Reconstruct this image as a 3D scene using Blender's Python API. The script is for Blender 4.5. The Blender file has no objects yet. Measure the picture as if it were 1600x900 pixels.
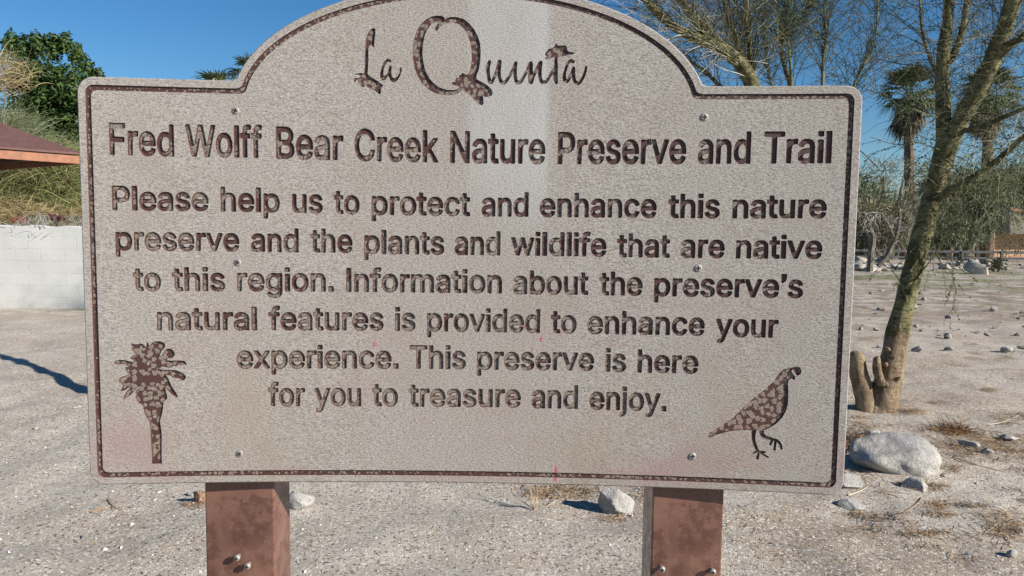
import bpy, bmesh, math, random
import numpy as np
from mathutils import Vector, Matrix, noise
from mathutils.geometry import delaunay_2d_cdt
from math import radians, sin, cos, pi, sqrt, tan

S = bpy.context.scene
COL = S.collection
rng = random.Random(11)

# ---------------------------------------------------------------- camera
CAM_H = 1.5
PITCH, ROLL, YAW, FPX = 0.08275891, 0.01258238, -0.00442256, 1200.0      # focal length in pixels of a 1600 px wide frame
_f = Vector((sin(YAW)*cos(PITCH), cos(YAW)*cos(PITCH), -sin(PITCH)))
_r = Vector((cos(YAW), -sin(YAW), 0)); _u = _r.cross(_f)
_r, _u = _r*cos(ROLL) + _u*sin(ROLL), _u*cos(ROLL) - _r*sin(ROLL)
cam = bpy.data.cameras.new('camera')
cam.sensor_width = 36; cam.lens = 36*FPX/1600; cam.clip_start = 0.05; cam.clip_end = 3000
cam_ob = bpy.data.objects.new('camera', cam); COL.objects.link(cam_ob)
cam_ob.matrix_world = Matrix(((_r.x, _u.x, -_f.x, 0), (_r.y, _u.y, -_f.y, 0), (_r.z, _u.z, -_f.z, CAM_H), (0, 0, 0, 1)))
S.camera = cam_ob
def ray(px, py): return _r*((px-800)/FPX) + _u*((450-py)/FPX) + _f
def P3(px, py, d):                       # the point seen at photo pixel px, py at distance d ahead
    v = ray(px, py); return Vector((0, 0, CAM_H)) + v*(d/v.y)
def G2(px, py):                          # the level ground point seen at a photo pixel
    v = ray(px, py); t = -CAM_H/v.z; return v.x*t, v.y*t

# ---------------------------------------------------------------- light
SUN_EL, SUN_AZ = radians(26), radians(62)           # azimuth from straight behind the camera towards the right
w = bpy.data.worlds.new('World'); S.world = w; w.use_nodes = True
nt = w.node_tree; nt.nodes.clear()
sky = nt.nodes.new('ShaderNodeTexSky'); sky.sky_type = 'NISHITA'; sky.sun_disc = False
sky.sun_elevation = SUN_EL; sky.sun_rotation = radians(180) - SUN_AZ
sky.altitude = 20; sky.air_density = 1.0; sky.dust_density = 0.0; sky.ozone_density = 5.0
bg = nt.nodes.new('ShaderNodeBackground'); bg.inputs[1].default_value = 0.06
out = nt.nodes.new('ShaderNodeOutputWorld')
hs = nt.nodes.new('ShaderNodeHueSaturation'); hs.inputs['Saturation'].default_value = 1.21      # the camera's vivid blue
nt.links.new(sky.outputs[0], hs.inputs['Color']); nt.links.new(hs.outputs[0], bg.inputs[0]); nt.links.new(bg.outputs[0], out.inputs[0])
sl = bpy.data.lights.new('sun', 'SUN'); sl.energy = 5.0; sl.angle = radians(0.5); sl.color = (1.0, 0.945, 0.85)
so = bpy.data.objects.new('sun', sl); COL.objects.link(so)
SUN_DIR = Vector((sin(SUN_AZ)*cos(SUN_EL), -cos(SUN_AZ)*cos(SUN_EL), sin(SUN_EL)))
so.rotation_euler = SUN_DIR.to_track_quat('Z', 'Y').to_euler()
S.view_settings.view_transform = 'Standard'; S.view_settings.look = 'None'
S.view_settings.gamma = 1; S.view_settings.use_curve_mapping = False
S.view_settings.exposure = 0.80
S.cycles.max_bounces = 6; S.cycles.diffuse_bounces = 3; S.cycles.transparent_max_bounces = 4

# ---------------------------------------------------------------- materials
class M:
    """small wrapper to write a node material in a few lines"""
    def __init__(s, name, rough=0.8, spec=0.3):
        s.m = bpy.data.materials.new(name); s.m.use_nodes = True; s.t = s.m.node_tree
        s.b = s.t.nodes['Principled BSDF']; s.b.inputs['Roughness'].default_value = rough
        s.b.inputs['Specular IOR Level'].default_value = spec
        s._co = None
    def n(s, typ, **kw):
        nd = s.t.nodes.new(typ)
        for k, v in kw.items(): setattr(nd, k, v)
        return nd
    def l(s, a, b): s.t.links.new(a, b)
    def put(s, sock, v):
        if hasattr(v, 'links') or isinstance(v, bpy.types.NodeSocket): s.l(v, sock)
        else: sock.default_value = v
    @property
    def co(s):
        if s._co is None: s._co = s.n('ShaderNodeTexCoord').outputs['Object']
        return s._co
    def scaled(s, sc, co=None):
        v = s.n('ShaderNodeVectorMath', operation='MULTIPLY'); s.l(co or s.co, v.inputs[0]); v.inputs[1].default_value = sc
        return v.outputs[0]
    def noise(s, scale, detail=4, rough=0.55, co=None, dist=0.0):
        nd = s.n('ShaderNodeTexNoise'); s.l(co or s.co, nd.inputs['Vector'])
        nd.inputs['Scale'].default_value = scale; nd.inputs['Detail'].default_value = detail
        nd.inputs['Roughness'].default_value = rough; nd.inputs['Distortion'].default_value = dist
        return nd.outputs['Fac']
    def voro(s, scale, feature='F1', co=None, out='Distance', rand=1.0, dim='3D'):
        nd = s.n('ShaderNodeTexVoronoi', feature=feature); nd.voronoi_dimensions = dim; s.l(co or s.co, nd.inputs['Vector'])
        nd.inputs['Scale'].default_value = scale; nd.inputs['Randomness'].default_value = rand
        return nd.outputs[out]
    def rng(s, v, a, b, c=0.0, d=1.0, smooth=True):
        nd = s.n('ShaderNodeMapRange'); nd.interpolation_type = 'SMOOTHSTEP' if smooth else 'LINEAR'
        s.put(nd.inputs[0], v)
        for i, q in enumerate((a, b, c, d)): nd.inputs[i+1].default_value = q
        return nd.outputs[0]
    def mth(s, op, a, b=None):
        nd = s.n('ShaderNodeMath', operation=op); s.put(nd.inputs[0], a)
        if b is not None: s.put(nd.inputs[1], b)
        return nd.outputs[0]
    def mix(s, f, a, b):
        nd = s.n('ShaderNodeMix', data_type='RGBA'); s.put(nd.inputs[0], f)
        for i, q in ((6, a), (7, b)):
            if isinstance(q, tuple): nd.inputs[i].default_value = (*q, 1)
            else: s.l(q, nd.inputs[i])
        return nd.outputs[2]
    def col(s, c):
        if isinstance(c, tuple): s.b.inputs['Base Color'].default_value = (*c, 1)
        else: s.l(c, s.b.inputs['Base Color'])
        return s
    def bump(s, h, dist, strength=1.0, normal=None):
        nd = s.n('ShaderNodeBump'); s.l(h, nd.inputs['Height']); nd.inputs['Distance'].default_value = dist
        nd.inputs['Strength'].default_value = strength
        if normal: s.l(normal, nd.inputs['Normal'])
        s.l(nd.outputs[0], s.b.inputs['Normal']); return nd.outputs[0]
    def axis(s, i, co=None):
        nd = s.n('ShaderNodeSeparateXYZ'); s.l(co or s.co, nd.inputs[0]); return nd.outputs[i]
    def island(s):
        return s.n('ShaderNodeNewGeometry').outputs['Random Per Island']

def leaf_mat(name, cols, rough=0.6, trans=0.0):
    m = M(name, rough, 0.25)
    r = m.n('ShaderNodeValToRGB'); m.l(m.island(), r.inputs[0]); e = r.color_ramp.elements
    for i, c in enumerate(cols):
        q = i/(len(cols)-1)
        if i == 0: el = e[0]
        elif i == len(cols)-1: el = e[-1]
        else: el = e.new(q)
        el.position = q; el.color = (*c, 1)
    m.col(r.outputs[0])
    if trans:
        tr = m.n('ShaderNodeBsdfTranslucent'); m.l(r.outputs[0], tr.inputs[0])
        mx = m.n('ShaderNodeMixShader'); mx.inputs[0].default_value = trans
        o = [x for x in m.t.nodes if x.type == 'OUTPUT_MATERIAL'][0]
        m.l(m.b.outputs[0], mx.inputs[1]); m.l(tr.outputs[0], mx.inputs[2]); m.l(mx.outputs[0], o.inputs[0])
    return m.m

# ---------------------------------------------------------------- object helpers
def tag(o, label=None, cat=None, group=None, kind=None):
    if label: o['label'] = label
    if cat: o['category'] = cat
    if group: o['group'] = group
    if kind: o['kind'] = kind
    return o
def mesh_ob(name, verts, faces, mat, parent=None, loc=None, smooth=False):
    me = bpy.data.meshes.new(name); me.from_pydata([tuple(v) for v in verts], [], faces); me.update()
    if smooth: me.shade_smooth()
    o = bpy.data.objects.new(name, me); COL.objects.link(o)
    if mat: me.materials.append(mat)
    if parent: o.parent = parent
    if loc is not None: o.location = loc
    return o
def bm_ob(name, bm, mat, parent=None, loc=None, smooth=False):
    me = bpy.data.meshes.new(name); bm.to_mesh(me); bm.free()
    if smooth: me.shade_smooth()
    o = bpy.data.objects.new(name, me); COL.objects.link(o)
    if mat: me.materials.append(mat)
    if parent: o.parent = parent
    if loc is not None: o.location = loc
    return o
def empty(name, loc, label, cat, group=None):
    o = bpy.data.objects.new(name, None); COL.objects.link(o); o.location = loc
    o.empty_display_size = 0.1
    return tag(o, label, cat, group)
def add_box(bm, c, s, rot=None, bevel=0.0):
    r = bmesh.ops.create_cube(bm, size=1); vs = r['verts']
    for v in vs: v.co = Vector((v.co.x*s[0], v.co.y*s[1], v.co.z*s[2]))
    if bevel:
        es = list({e for v in vs for e in v.link_edges})
        q = bmesh.ops.bevel(bm, geom=es, offset=bevel, segments=2, profile=0.5, affect='EDGES')
        vs = list({v for f in q['faces'] for v in f.verts} | {v for v in vs if v.is_valid})
    for v in vs:
        if rot: v.co = rot @ v.co
        v.co += Vector(c)
    return vs

class Geo:
    """collects tubes, blades and leaves of ONE part into one mesh"""
    def __init__(s): s.v = []; s.f = []
    def tube(s, pts, rad, k=3, cap=False, rough=0.0):
        n = len(pts); base = len(s.v)
        t0 = (pts[1]-pts[0]).normalized()
        a = t0.orthogonal().normalized()
        for i in range(n):
            t = (pts[min(i+1, n-1)]-pts[max(i-1, 0)])
            t = t.normalized() if t.length > 1e-9 else t0
            a = (a - t*a.dot(t)); a = a.normalized() if a.length > 1e-6 else t.orthogonal().normalized()
            b = t.cross(a)
            for j in range(k):
                q = 2*pi*j/k; r = rad[i]
                if rough: r *= 1 + rough*noise.noise(Vector((cos(q)*1.3, sin(q)*1.3, 0)) + pts[i]*6)
                s.v.append(pts[i] + a*(cos(q)*r) + b*(sin(q)*r))
        for i in range(n-1):
            for j in range(k):
                p, q = base+i*k+j, base+i*k+(j+1) % k
                s.f.append((p, q, q+k, p+k))
        if cap:
            s.f.append(tuple(base+(n-1)*k+j for j in range(k)))
    def leaf(s, c, u, v):
        b = len(s.v); s.v += [c-u, c-v*0.9+u*0.1, c+u, c+v*0.9+u*0.1]; s.f.append((b, b+1, b+2, b+3))
    def blade(s, pts, w, side):
        b = len(s.v); n = len(pts)
        for i, p in enumerate(pts):
            ww = w*(1-i/(n-1))**0.7 + w*0.06
            s.v += [p-side*ww, p+side*ww]
        for i in range(n-1): s.f.append((b+2*i, b+2*i+1, b+2*i+3, b+2*i+2))
    def build(s, name, mat, parent=None, loc=None, smooth=False):
        L = Vector(loc) if loc is not None else Vector((0, 0, 0))
        if parent is not None: L = Vector(parent.location)
        return mesh_ob(name, [p-L for p in s.v], s.f, mat, parent, None if parent is not None else loc, smooth)

def rvec(r, s=1.0): return Vector((r.uniform(-s, s), r.uniform(-s, s), r.uniform(-s, s)))
def catmull(pts, rad, n=5):
    P = [Vector(p) for p in pts]; o = []; q = []
    for i in range(len(P)-1):
        a, b, c, d = P[max(i-1, 0)], P[i], P[i+1], P[min(i+2, len(P)-1)]
        for k in range(n):
            t = k/n
            o.append(0.5*((2*b) + (c-a)*t + (2*a-5*b+4*c-d)*t*t + (3*b-a-3*c+d)*t**3)); q.append(rad[i]+(rad[i+1]-rad[i])*t)
    o.append(P[-1]); q.append(rad[-1]); return o, q

# ---------------------------------------------------------------- the ground
def gz(x, y):
    h = 0.0
    if y < 40 and abs(x) < 30:
        h += 0.030*noise.noise(Vector((x*0.55, y*0.55, 3.1))) + 0.026*noise.noise(Vector((x*1.7, y*1.7, 7.7)))
        h += 0.022*noise.noise(Vector((x*3.6, y*3.6, 1.3)))
        if y < 12: h += 0.008*noise.noise(Vector((x*11, y*11, 5.3)))
    if y > 38: h -= 0.76*min(1, (y-38)/20)
    return h
def on_ground(px, py):
    x, y = G2(px, py)
    for _ in range(4):
        v = ray(px, py); t = -(CAM_H-gz(x, y))/v.z; x, y = v.x*t, v.y*t
    return Vector((x, y, gz(x, y)))

# ---------------------------------------------------------------- lettering data (outlines in thousandths)
TITLE_GLYPHS = {   # advance, then outlines (thousandths of the cap height)
 'B': (627, [[63,6,341,0,425,10,521,59,560,102,586,150,609,246,603,366,572,450,508,522,547,570,573,630,583,714,577,786,556,858,528,906,495,942,437,980,341,999,89,999,65,995,50,978,47,42],[209,181,209,416,353,420,389,410,413,393,439,354,452,306,447,246,425,204,365,178],[209,593,207,822,329,824,389,807,414,774,425,726,422,678,401,629,376,606,341,593]]),
 'C': (701, [[310,-6,373,-12,433,-5,505,23,553,56,601,106,649,186,686,330,676,354,661,363,541,358,528,342,505,266,478,222,433,185,385,170,337,172,289,193,253,226,219,282,185,402,178,498,184,594,217,715,277,798,313,820,361,830,409,825,443,810,490,762,530,654,553,636,661,637,686,666,660,786,633,846,591,906,505,977,397,1010,325,1009,265,993,193,952,143,906,87,822,61,762,32,654,22,570,31,354,58,246,85,181,118,126,181,56,229,23]]),
 'F': (564, [[63,6,173,0,197,11,207,30,209,403,473,403,497,410,510,426,512,546,497,573,207,582,207,822,521,826,541,846,544,870,543,966,521,997,89,999,65,995,50,978,47,42]]),
 'N': (720, [[63,6,173,0,197,10,207,30,209,629,501,18,533,0,641,0,668,18,673,966,653,996,545,999,524,990,512,966,509,376,211,990,185,999,77,999,50,978,47,42]]),
 'P': (611, [[63,6,173,0,202,18,209,333,365,341,448,366,521,426,571,510,590,582,598,666,581,798,552,870,509,927,473,957,413,986,329,999,89,999,65,995,50,978,47,42],[209,519,207,822,341,823,381,810,415,774,434,714,435,630,413,560,389,533,353,518]]),
 'T': (617, [[246,6,362,1,389,30,389,810,398,824,578,824,598,834,609,858,609,966,590,995,50,999,26,995,11,978,8,858,26,828,218,824,229,810,229,42]]),
 'W': (944, [[194,6,317,0,348,18,473,607,595,18,629,0,737,1,760,18,956,954,954,978,941,993,821,998,797,978,677,368,558,966,546,990,521,999,425,999,401,993,388,978,269,379,146,978,113,999,17,999,-7,983,-12,954,178,30]]),
 'a': (535, [[170,-10,264,-11,348,22,372,1,468,0,498,26,499,494,487,602,463,662,420,717,372,749,312,768,216,768,132,734,60,663,22,578,23,554,36,538,132,500,159,506,193,566,240,599,300,598,324,580,336,554,343,506,336,490,180,459,108,431,53,386,16,314,8,194,35,98,94,26],[216,157,184,170,167,194,163,230,170,266,216,299,336,323,343,314,340,254,314,194,276,163]]),
 'd': (584, [[220,-9,317,-9,389,31,425,0,509,0,533,7,546,27,547,963,538,987,521,998,425,999,393,975,389,731,341,760,293,772,194,759,137,726,101,690,41,579,18,483,11,375,19,267,40,183,72,111,105,63,161,15],[269,159,224,183,194,231,172,315,169,387,176,471,200,543,233,585,281,601,329,586,362,543,385,471,392,375,383,279,357,207,317,166]]),
 'e': (555, [[238,-9,341,-10,429,27,498,99,537,195,533,219,521,232,413,264,389,246,367,195,344,171,281,157,223,183,185,243,172,303,185,309,509,309,533,317,546,339,535,519,515,591,487,651,450,699,408,735,353,761,305,772,245,770,197,756,141,723,104,687,43,579,13,435,20,267,62,135,137,39,173,14],[185,475,175,483,177,495,209,562,245,593,281,602,317,594,341,577,365,540,383,483,365,475]]),
 'f': (349, [[92,6,195,0,219,10,230,30,231,594,327,599,350,630,350,726,342,750,322,762,243,764,231,774,234,834,247,858,279,863,315,854,339,866,348,882,370,990,351,1017,303,1034,219,1033,147,998,111,957,87,906,75,774,63,764,0,762,-25,738,-21,613,3,597,74,594,75,42]]),
 'i': (231, [[42,6,176,1,205,30,205,702,197,726,176,739,56,739,28,714,26,42],[53,822,176,821,197,834,205,858,205,966,194,990,164,1000,56,999,37,990,26,966,26,858,34,834]]),
 'k': (524, [[53,6,162,1,187,18,192,270,210,292,385,6,522,2,547,30,543,54,321,426,522,704,530,738,498,763,378,761,198,527,192,966,180,990,162,999,66,999,48,990,36,966,36,42]]),
 'l': (231, [[42,6,176,1,205,30,205,966,194,990,176,999,56,999,37,990,26,966,26,42]]),
 'n': (563, [[53,6,162,1,187,18,196,498,226,570,246,588,282,599,318,594,342,574,369,498,376,18,390,4,414,0,498,1,522,18,521,558,486,667,450,717,402,752,354,768,306,772,246,761,198,733,174,757,150,764,66,763,38,738,36,42]]),
 'o': (571, [[234,-9,293,-14,365,-1,401,15,459,63,525,171,557,315,552,483,506,627,466,687,429,723,365,759,317,770,209,760,161,736,113,696,79,651,43,579,13,435,20,267,62,135,137,39,173,14],[269,158,224,183,194,231,172,315,170,411,183,495,209,555,245,591,293,600,341,580,377,527,398,447,402,351,386,255,357,195,317,162]]),
 'r': (356, [[53,6,162,1,187,18,197,510,218,558,246,584,282,594,342,588,366,606,371,738,359,762,342,771,258,770,198,742,186,742,162,762,66,763,38,738,36,42]]),
 's': (502, [[193,-9,307,-9,391,27,458,99,489,195,482,303,463,349,427,396,367,436,223,486,189,519,187,555,198,579,247,605,283,603,303,591,341,519,367,505,463,533,480,555,464,627,415,708,355,752,283,772,199,766,115,725,55,651,30,567,38,459,55,419,91,371,163,324,307,273,330,243,330,207,318,183,295,165,259,156,223,158,198,171,178,195,163,243,139,265,43,243,19,227,13,207,23,159,62,75,115,24]]),
 't': (313, [[184,-1,284,-1,315,11,329,35,307,155,279,170,219,166,209,215,209,587,219,596,291,598,309,611,316,635,316,731,291,762,212,767,209,899,196,923,171,931,87,931,63,919,53,899,53,767,3,763,-24,743,-27,635,-9,601,39,596,53,587,53,203,65,119,104,47,135,20]]),
 'u': (564, [[203,-3,282,-7,366,31,390,6,414,0,498,1,524,21,527,729,517,753,498,763,402,763,374,741,368,273,342,200,318,176,282,164,246,170,222,188,195,261,190,741,174,759,150,764,66,763,39,741,36,285,50,165,78,95,114,46,162,11]]),
 'v': (535, [[204,6,318,1,342,18,544,714,545,738,522,762,414,763,390,748,270,315,144,750,114,764,18,763,-10,738,188,30]]),
}
BODY_GLYPHS = {   # advance, then outlines (thousandths of the cap height)
 '.': (333, [[66,6,242,0,272,18,280,42,280,198,266,229,242,240,86,240,52,222,44,198,44,42]]),
 'I': (312, [[57,6,221,0,245,12,259,42,259,954,245,989,221,1000,77,1000,51,990,36,966,35,42]]),
 'P': (778, [[84,6,223,0,253,18,262,42,265,330,463,335,559,356,643,404,691,453,721,498,757,618,758,702,748,762,700,870,667,908,606,954,511,990,415,999,103,999,67,978,61,954,61,42],[271,522,262,534,262,798,271,810,439,808,487,796,523,772,550,726,559,666,550,606,523,560,487,536,439,524]]),
 'T': (785, [[315,6,450,0,474,7,491,30,498,808,726,809,761,822,773,846,774,954,768,978,750,995,54,999,18,978,12,846,30,818,54,809,282,809,293,798,293,42]]),
 'a': (681, [[217,-9,339,-11,435,27,471,2,591,0,615,9,630,27,633,495,625,579,603,639,567,690,519,730,447,762,315,776,188,747,135,718,87,676,30,579,29,555,51,527,171,491,207,505,254,567,303,589,387,587,419,567,433,543,438,507,423,497,231,469,123,433,63,388,24,327,11,267,11,207,20,159,47,99,122,27],[279,170,231,185,210,207,206,243,219,269,279,295,435,319,432,255,402,207,351,177]]),
 'b': (743, [[340,-9,450,-11,534,14,607,63,666,135,704,219,725,327,725,435,707,531,685,591,641,663,606,700,534,748,450,773,366,775,306,762,246,731,238,975,210,998,78,997,54,977,48,951,51,27,66,9,90,0,198,0,222,9,246,35],[342,179,294,210,260,267,242,351,246,447,269,519,306,566,354,587,414,588,474,557,512,495,529,411,524,315,500,243,462,196,414,175]]),
 'c': (693, [[299,-9,418,-11,478,4,538,31,586,66,627,111,679,219,676,243,658,265,526,297,497,279,476,231,442,193,394,174,346,172,284,195,238,255,214,351,217,435,244,519,298,576,358,590,423,579,468,543,498,483,526,469,646,498,676,531,656,603,596,687,514,744,418,773,358,777,274,766,177,723,118,672,82,627,42,543,25,483,18,327,37,231,62,171,109,99,154,56,226,12]]),
 'd': (743, [[282,-9,406,-9,502,37,526,6,550,0,658,1,692,27,695,951,690,975,670,995,538,999,505,975,494,735,442,760,382,775,298,774,250,764,178,730,137,699,82,634,53,579,27,495,16,387,25,279,53,183,103,99,142,59,214,12],[310,180,262,216,232,267,214,351,218,447,241,519,274,561,322,586,382,589,442,562,480,507,500,423,496,315,473,243,430,193,382,174]]),
 'e': (707, [[303,-9,442,-9,544,27,598,64,641,111,683,207,675,231,658,246,526,276,502,262,478,217,442,186,394,172,346,172,274,202,232,255,220,291,226,303,658,304,682,317,693,339,692,435,680,519,628,639,588,687,538,727,478,756,394,775,262,764,214,745,142,697,100,651,56,579,19,435,18,327,27,267,81,135,118,89,178,39,226,13],[226,490,244,531,274,563,310,583,358,591,406,584,437,567,466,536,485,495,466,484,238,484]]),
 'f': (444, [[119,6,249,0,273,8,290,30,293,582,417,590,436,606,443,630,443,726,434,750,405,767,297,768,293,810,300,834,318,846,405,840,434,858,469,978,461,1002,429,1023,369,1035,297,1036,237,1021,189,997,142,954,114,906,93,769,-3,765,-30,738,-33,630,-25,606,-3,588,97,582,97,42]]),
 'g': (744, [[284,-264,406,-268,526,-240,622,-176,674,-96,696,24,696,720,691,744,670,764,538,766,519,756,502,728,442,761,382,775,298,774,250,763,178,730,130,692,76,624,42,552,19,444,24,288,54,192,109,108,178,52,286,13,406,14,490,50,501,36,495,-12,478,-44,442,-71,406,-82,346,-86,286,-73,250,-49,202,8,178,15,70,-40,50,-60,45,-84,53,-108,118,-189,190,-235],[310,201,262,232,228,288,214,360,217,444,240,516,274,561,322,586,382,589,442,563,483,504,502,420,497,324,478,264,438,216,382,195]]),
 'h': (718, [[70,6,210,1,241,30,248,498,282,559,318,581,354,589,402,585,433,570,455,546,472,498,474,42,483,18,510,1,630,0,654,11,669,42,667,522,634,642,570,721,474,768,354,774,246,734,242,966,210,998,78,997,49,966,48,42]]),
 'i': (294, [[57,6,221,0,245,12,257,30,259,702,245,732,221,743,77,744,53,735,37,714,35,42],[62,810,221,807,245,818,259,858,258,966,245,989,209,1000,77,1000,51,990,36,966,35,846,45,822]]),
 'j': (292, [[-39,-250,41,-254,137,-225,201,-166,236,-82,243,-10,243,722,233,752,209,767,89,767,65,758,49,734,47,-22,29,-63,-31,-70,-58,-94,-61,-214],[65,806,209,807,233,822,242,842,243,950,231,986,197,1000,65,1000,31,986,19,962,19,842,33,818]]),
 'l': (294, [[57,6,221,0,245,12,259,42,259,954,245,989,221,1000,77,1000,51,990,36,966,35,42]]),
 'm': (1068, [[70,6,210,1,241,30,247,510,282,568,342,592,402,577,433,534,436,42,450,12,474,0,594,1,629,30,633,510,645,546,665,570,726,592,762,588,798,571,822,522,826,30,858,1,978,0,1002,10,1019,42,1017,534,1001,618,966,683,894,747,798,778,738,779,678,767,618,740,558,693,498,750,426,776,330,774,246,736,198,768,90,768,66,759,48,726,48,42]]),
 'n': (717, [[70,6,210,1,241,30,248,498,263,534,294,568,366,590,414,581,438,566,461,534,472,498,477,30,496,6,522,0,630,0,661,18,669,54,669,474,662,558,619,666,546,738,474,768,402,777,318,766,246,732,222,759,198,768,90,768,57,750,48,726,48,42]]),
 'o': (727, [[299,-9,418,-11,502,13,550,39,610,90,645,135,686,219,702,279,711,375,702,483,685,543,646,626,610,672,550,723,502,749,418,773,358,777,274,766,177,723,118,672,82,627,42,543,25,483,18,327,37,231,62,171,109,99,154,56,226,12],[310,181,262,216,228,279,214,351,219,447,244,519,285,567,334,588,394,588,454,558,495,495,514,411,509,315,484,243,442,194,382,173]]),
 'p': (743, [[70,-250,198,-256,235,-238,243,-214,246,33,306,1,366,-13,450,-11,498,0,570,34,606,62,642,101,684,170,707,230,725,326,725,434,708,530,685,590,641,662,606,700,534,748,486,766,402,777,306,762,246,729,223,758,198,768,90,768,54,746,48,-214],[342,179,294,210,260,266,243,350,246,446,269,518,306,566,354,587,414,588,474,557,510,501,528,422,526,326,500,242,462,196,414,175]]),
 'r': (454, [[70,6,210,1,241,30,250,510,270,546,306,572,354,583,438,579,460,594,470,618,470,738,450,768,342,775,246,741,198,768,90,768,54,745,48,42]]),
 's': (639, [[247,-9,324,-14,396,-8,504,32,580,99,602,135,621,195,621,267,610,315,562,387,460,447,264,502,235,531,237,555,252,573,288,591,324,595,391,579,432,517,456,499,576,520,606,543,611,567,600,604,540,699,468,749,396,771,324,777,252,770,156,734,78,663,40,567,41,495,55,447,75,411,120,364,204,320,384,272,422,243,424,219,406,195,372,177,324,170,276,174,240,190,194,267,168,279,48,255,24,235,19,207,27,171,54,111,82,75,156,20]]),
 't': (398, [[236,-1,357,-2,393,8,415,35,388,167,357,184,273,183,265,227,265,575,273,586,357,586,387,599,400,623,400,731,388,755,369,766,273,768,265,779,263,899,248,923,225,932,105,931,81,918,71,899,69,776,57,768,-3,765,-28,743,-32,623,-3,588,57,586,69,578,70,215,86,119,135,47,168,23]]),
 'u': (718, [[259,-3,366,-5,438,17,474,38,496,9,522,0,630,0,663,21,669,45,669,729,642,764,510,767,478,741,470,273,456,237,426,201,354,178,306,186,282,200,260,225,246,268,239,741,222,761,198,768,90,768,66,759,52,741,48,297,66,168,102,96,150,45,210,11]]),
 'v': (681, [[263,6,400,0,436,27,693,714,692,738,671,762,532,768,499,750,340,309,183,750,148,768,28,768,-8,745,-8,702,243,30]]),
 'w': (993, [[219,6,349,0,383,18,493,402,610,18,649,0,757,0,781,12,794,30,996,714,985,754,961,767,841,768,805,750,697,365,596,738,577,761,433,767,406,750,301,374,289,388,187,750,157,767,37,768,13,759,-2,738,-3,714,199,30]]),
 'x': (663, [[15,6,182,6,334,226,478,7,622,0,662,18,670,42,664,66,447,390,654,702,660,726,646,755,610,768,490,768,466,758,334,554,196,762,46,767,15,750,6,726,12,702,217,390,-2,66,-5,30]]),
 'y': (681, [[97,-254,184,-259,256,-241,326,-194,371,-134,691,706,694,730,676,759,652,768,532,768,496,745,340,308,179,754,148,768,28,768,4,759,-9,742,-10,706,236,46,214,-26,192,-62,160,-73,100,-66,71,-86,39,-206,52,-236]]),
 '’': (298, [[83,606,125,605,225,690,271,810,270,966,245,996,77,1000,41,978,35,774,63,726,46,702,45,678,65,627]]),
}
WORDS = [   # text, start and end along the board, baseline at both, cap height (mm), line number
 ('Fred',56.1,176.1,652.8,652.2,62.5,0),
 ('Wolff',197.1,344.0,652.6,652.5,63.1,0),
 ('Bear',369.7,501.3,651.7,650.7,63.5,0),
 ('Creek',522.4,687.8,649.9,648.9,63.7,0),
 ('Nature',710.6,899.2,648.4,648.5,63.8,0),
 ('Preserve',923.0,1174.3,648.5,650.9,63.5,0),
 ('and',1195.8,1297.1,651.3,652.2,62.8,0),
 ('Trail',1321.2,1447.8,652.5,653.8,62.3,0),
 ('Please',57.9,239.0,546.3,547.4,48.5,1),
 ('help',261.8,376.1,547.1,546.7,48.9,1),
 ('us',399.5,459.8,546.3,546.1,49.1,1),
 ('to',480.9,532.3,545.2,545.0,49.2,1),
 ('protect',555.6,752.0,544.3,544.2,49.3,1),
 ('and',773.7,867.6,544.0,544.4,49.3,1),
 ('enhance',889.5,1120.0,544.2,545.0,49.1,1),
 ('this',1141.9,1242.3,545.0,545.8,48.8,1),
 ('nature',1266.0,1443.6,545.9,548.2,48.3,1),
 ('preserve',61.6,296.5,468.6,468.8,47.7,2),
 ('and',318.4,412.0,468.5,468.3,48.1,2),
 ('the',434.7,518.0,468.2,468.2,48.3,2),
 ('plants',540.6,700.6,467.1,466.9,48.4,2),
 ('and',720.7,812.5,466.7,467.1,48.5,2),
 ('wildlife',833.2,1023.5,467.0,467.3,48.3,2),
 ('that',1043.5,1148.5,466.5,467.1,48.1,2),
 ('are',1168.1,1254.2,467.1,467.9,47.9,2),
 ('native',1275.5,1438.8,467.6,469.4,47.4,2),
 ('to',92.1,145.2,389.3,389.4,47.9,3),
 ('this',165.5,267.6,389.4,389.7,48.2,3),
 ('region.',290.5,480.8,389.6,390.4,48.5,3),
 ('Information',504.7,816.6,390.1,390.6,48.7,3),
 ('about',838.4,989.6,389.7,390.5,48.7,3),
 ('the',1010.4,1096.6,390.0,390.6,48.6,3),
 ('preserve’s',1118.7,1406.2,389.9,392.0,48.0,3),
 ('natural',135.4,328.6,311.4,311.7,47.9,4),
 ('features',350.3,579.4,311.8,312.7,48.3,4),
 ('is',601.9,643.4,312.5,312.7,48.6,4),
 ('provided',666.2,894.1,312.3,312.4,48.5,4),
 ('to',914.9,967.3,312.0,312.2,48.5,4),
 ('enhance',988.1,1220.7,311.7,312.9,48.1,4),
 ('your',1242.2,1362.8,311.5,312.2,47.7,4),
 ('experience.',287.3,609.6,234.1,235.3,48.4,5),
 ('This',631.6,745.4,235.5,236.0,49.0,5),
 ('preserve',767.4,1003.7,235.3,236.9,48.7,5),
 ('is',1026.2,1067.8,235.8,235.9,48.7,5),
 ('here',1090.1,1210.7,235.2,236.0,48.5,5),
 ('for',347.6,421.6,157.3,157.3,49.1,6),
 ('you',440.5,534.0,157.6,157.7,49.3,6),
 ('to',555.7,608.3,157.8,157.8,49.4,6),
 ('treasure',629.5,857.5,157.6,158.8,49.2,6),
 ('and',878.6,973.1,157.9,158.3,49.3,6),
 ('enjoy.',995.7,1150.5,157.7,157.6,49.0,6),
]
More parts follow.
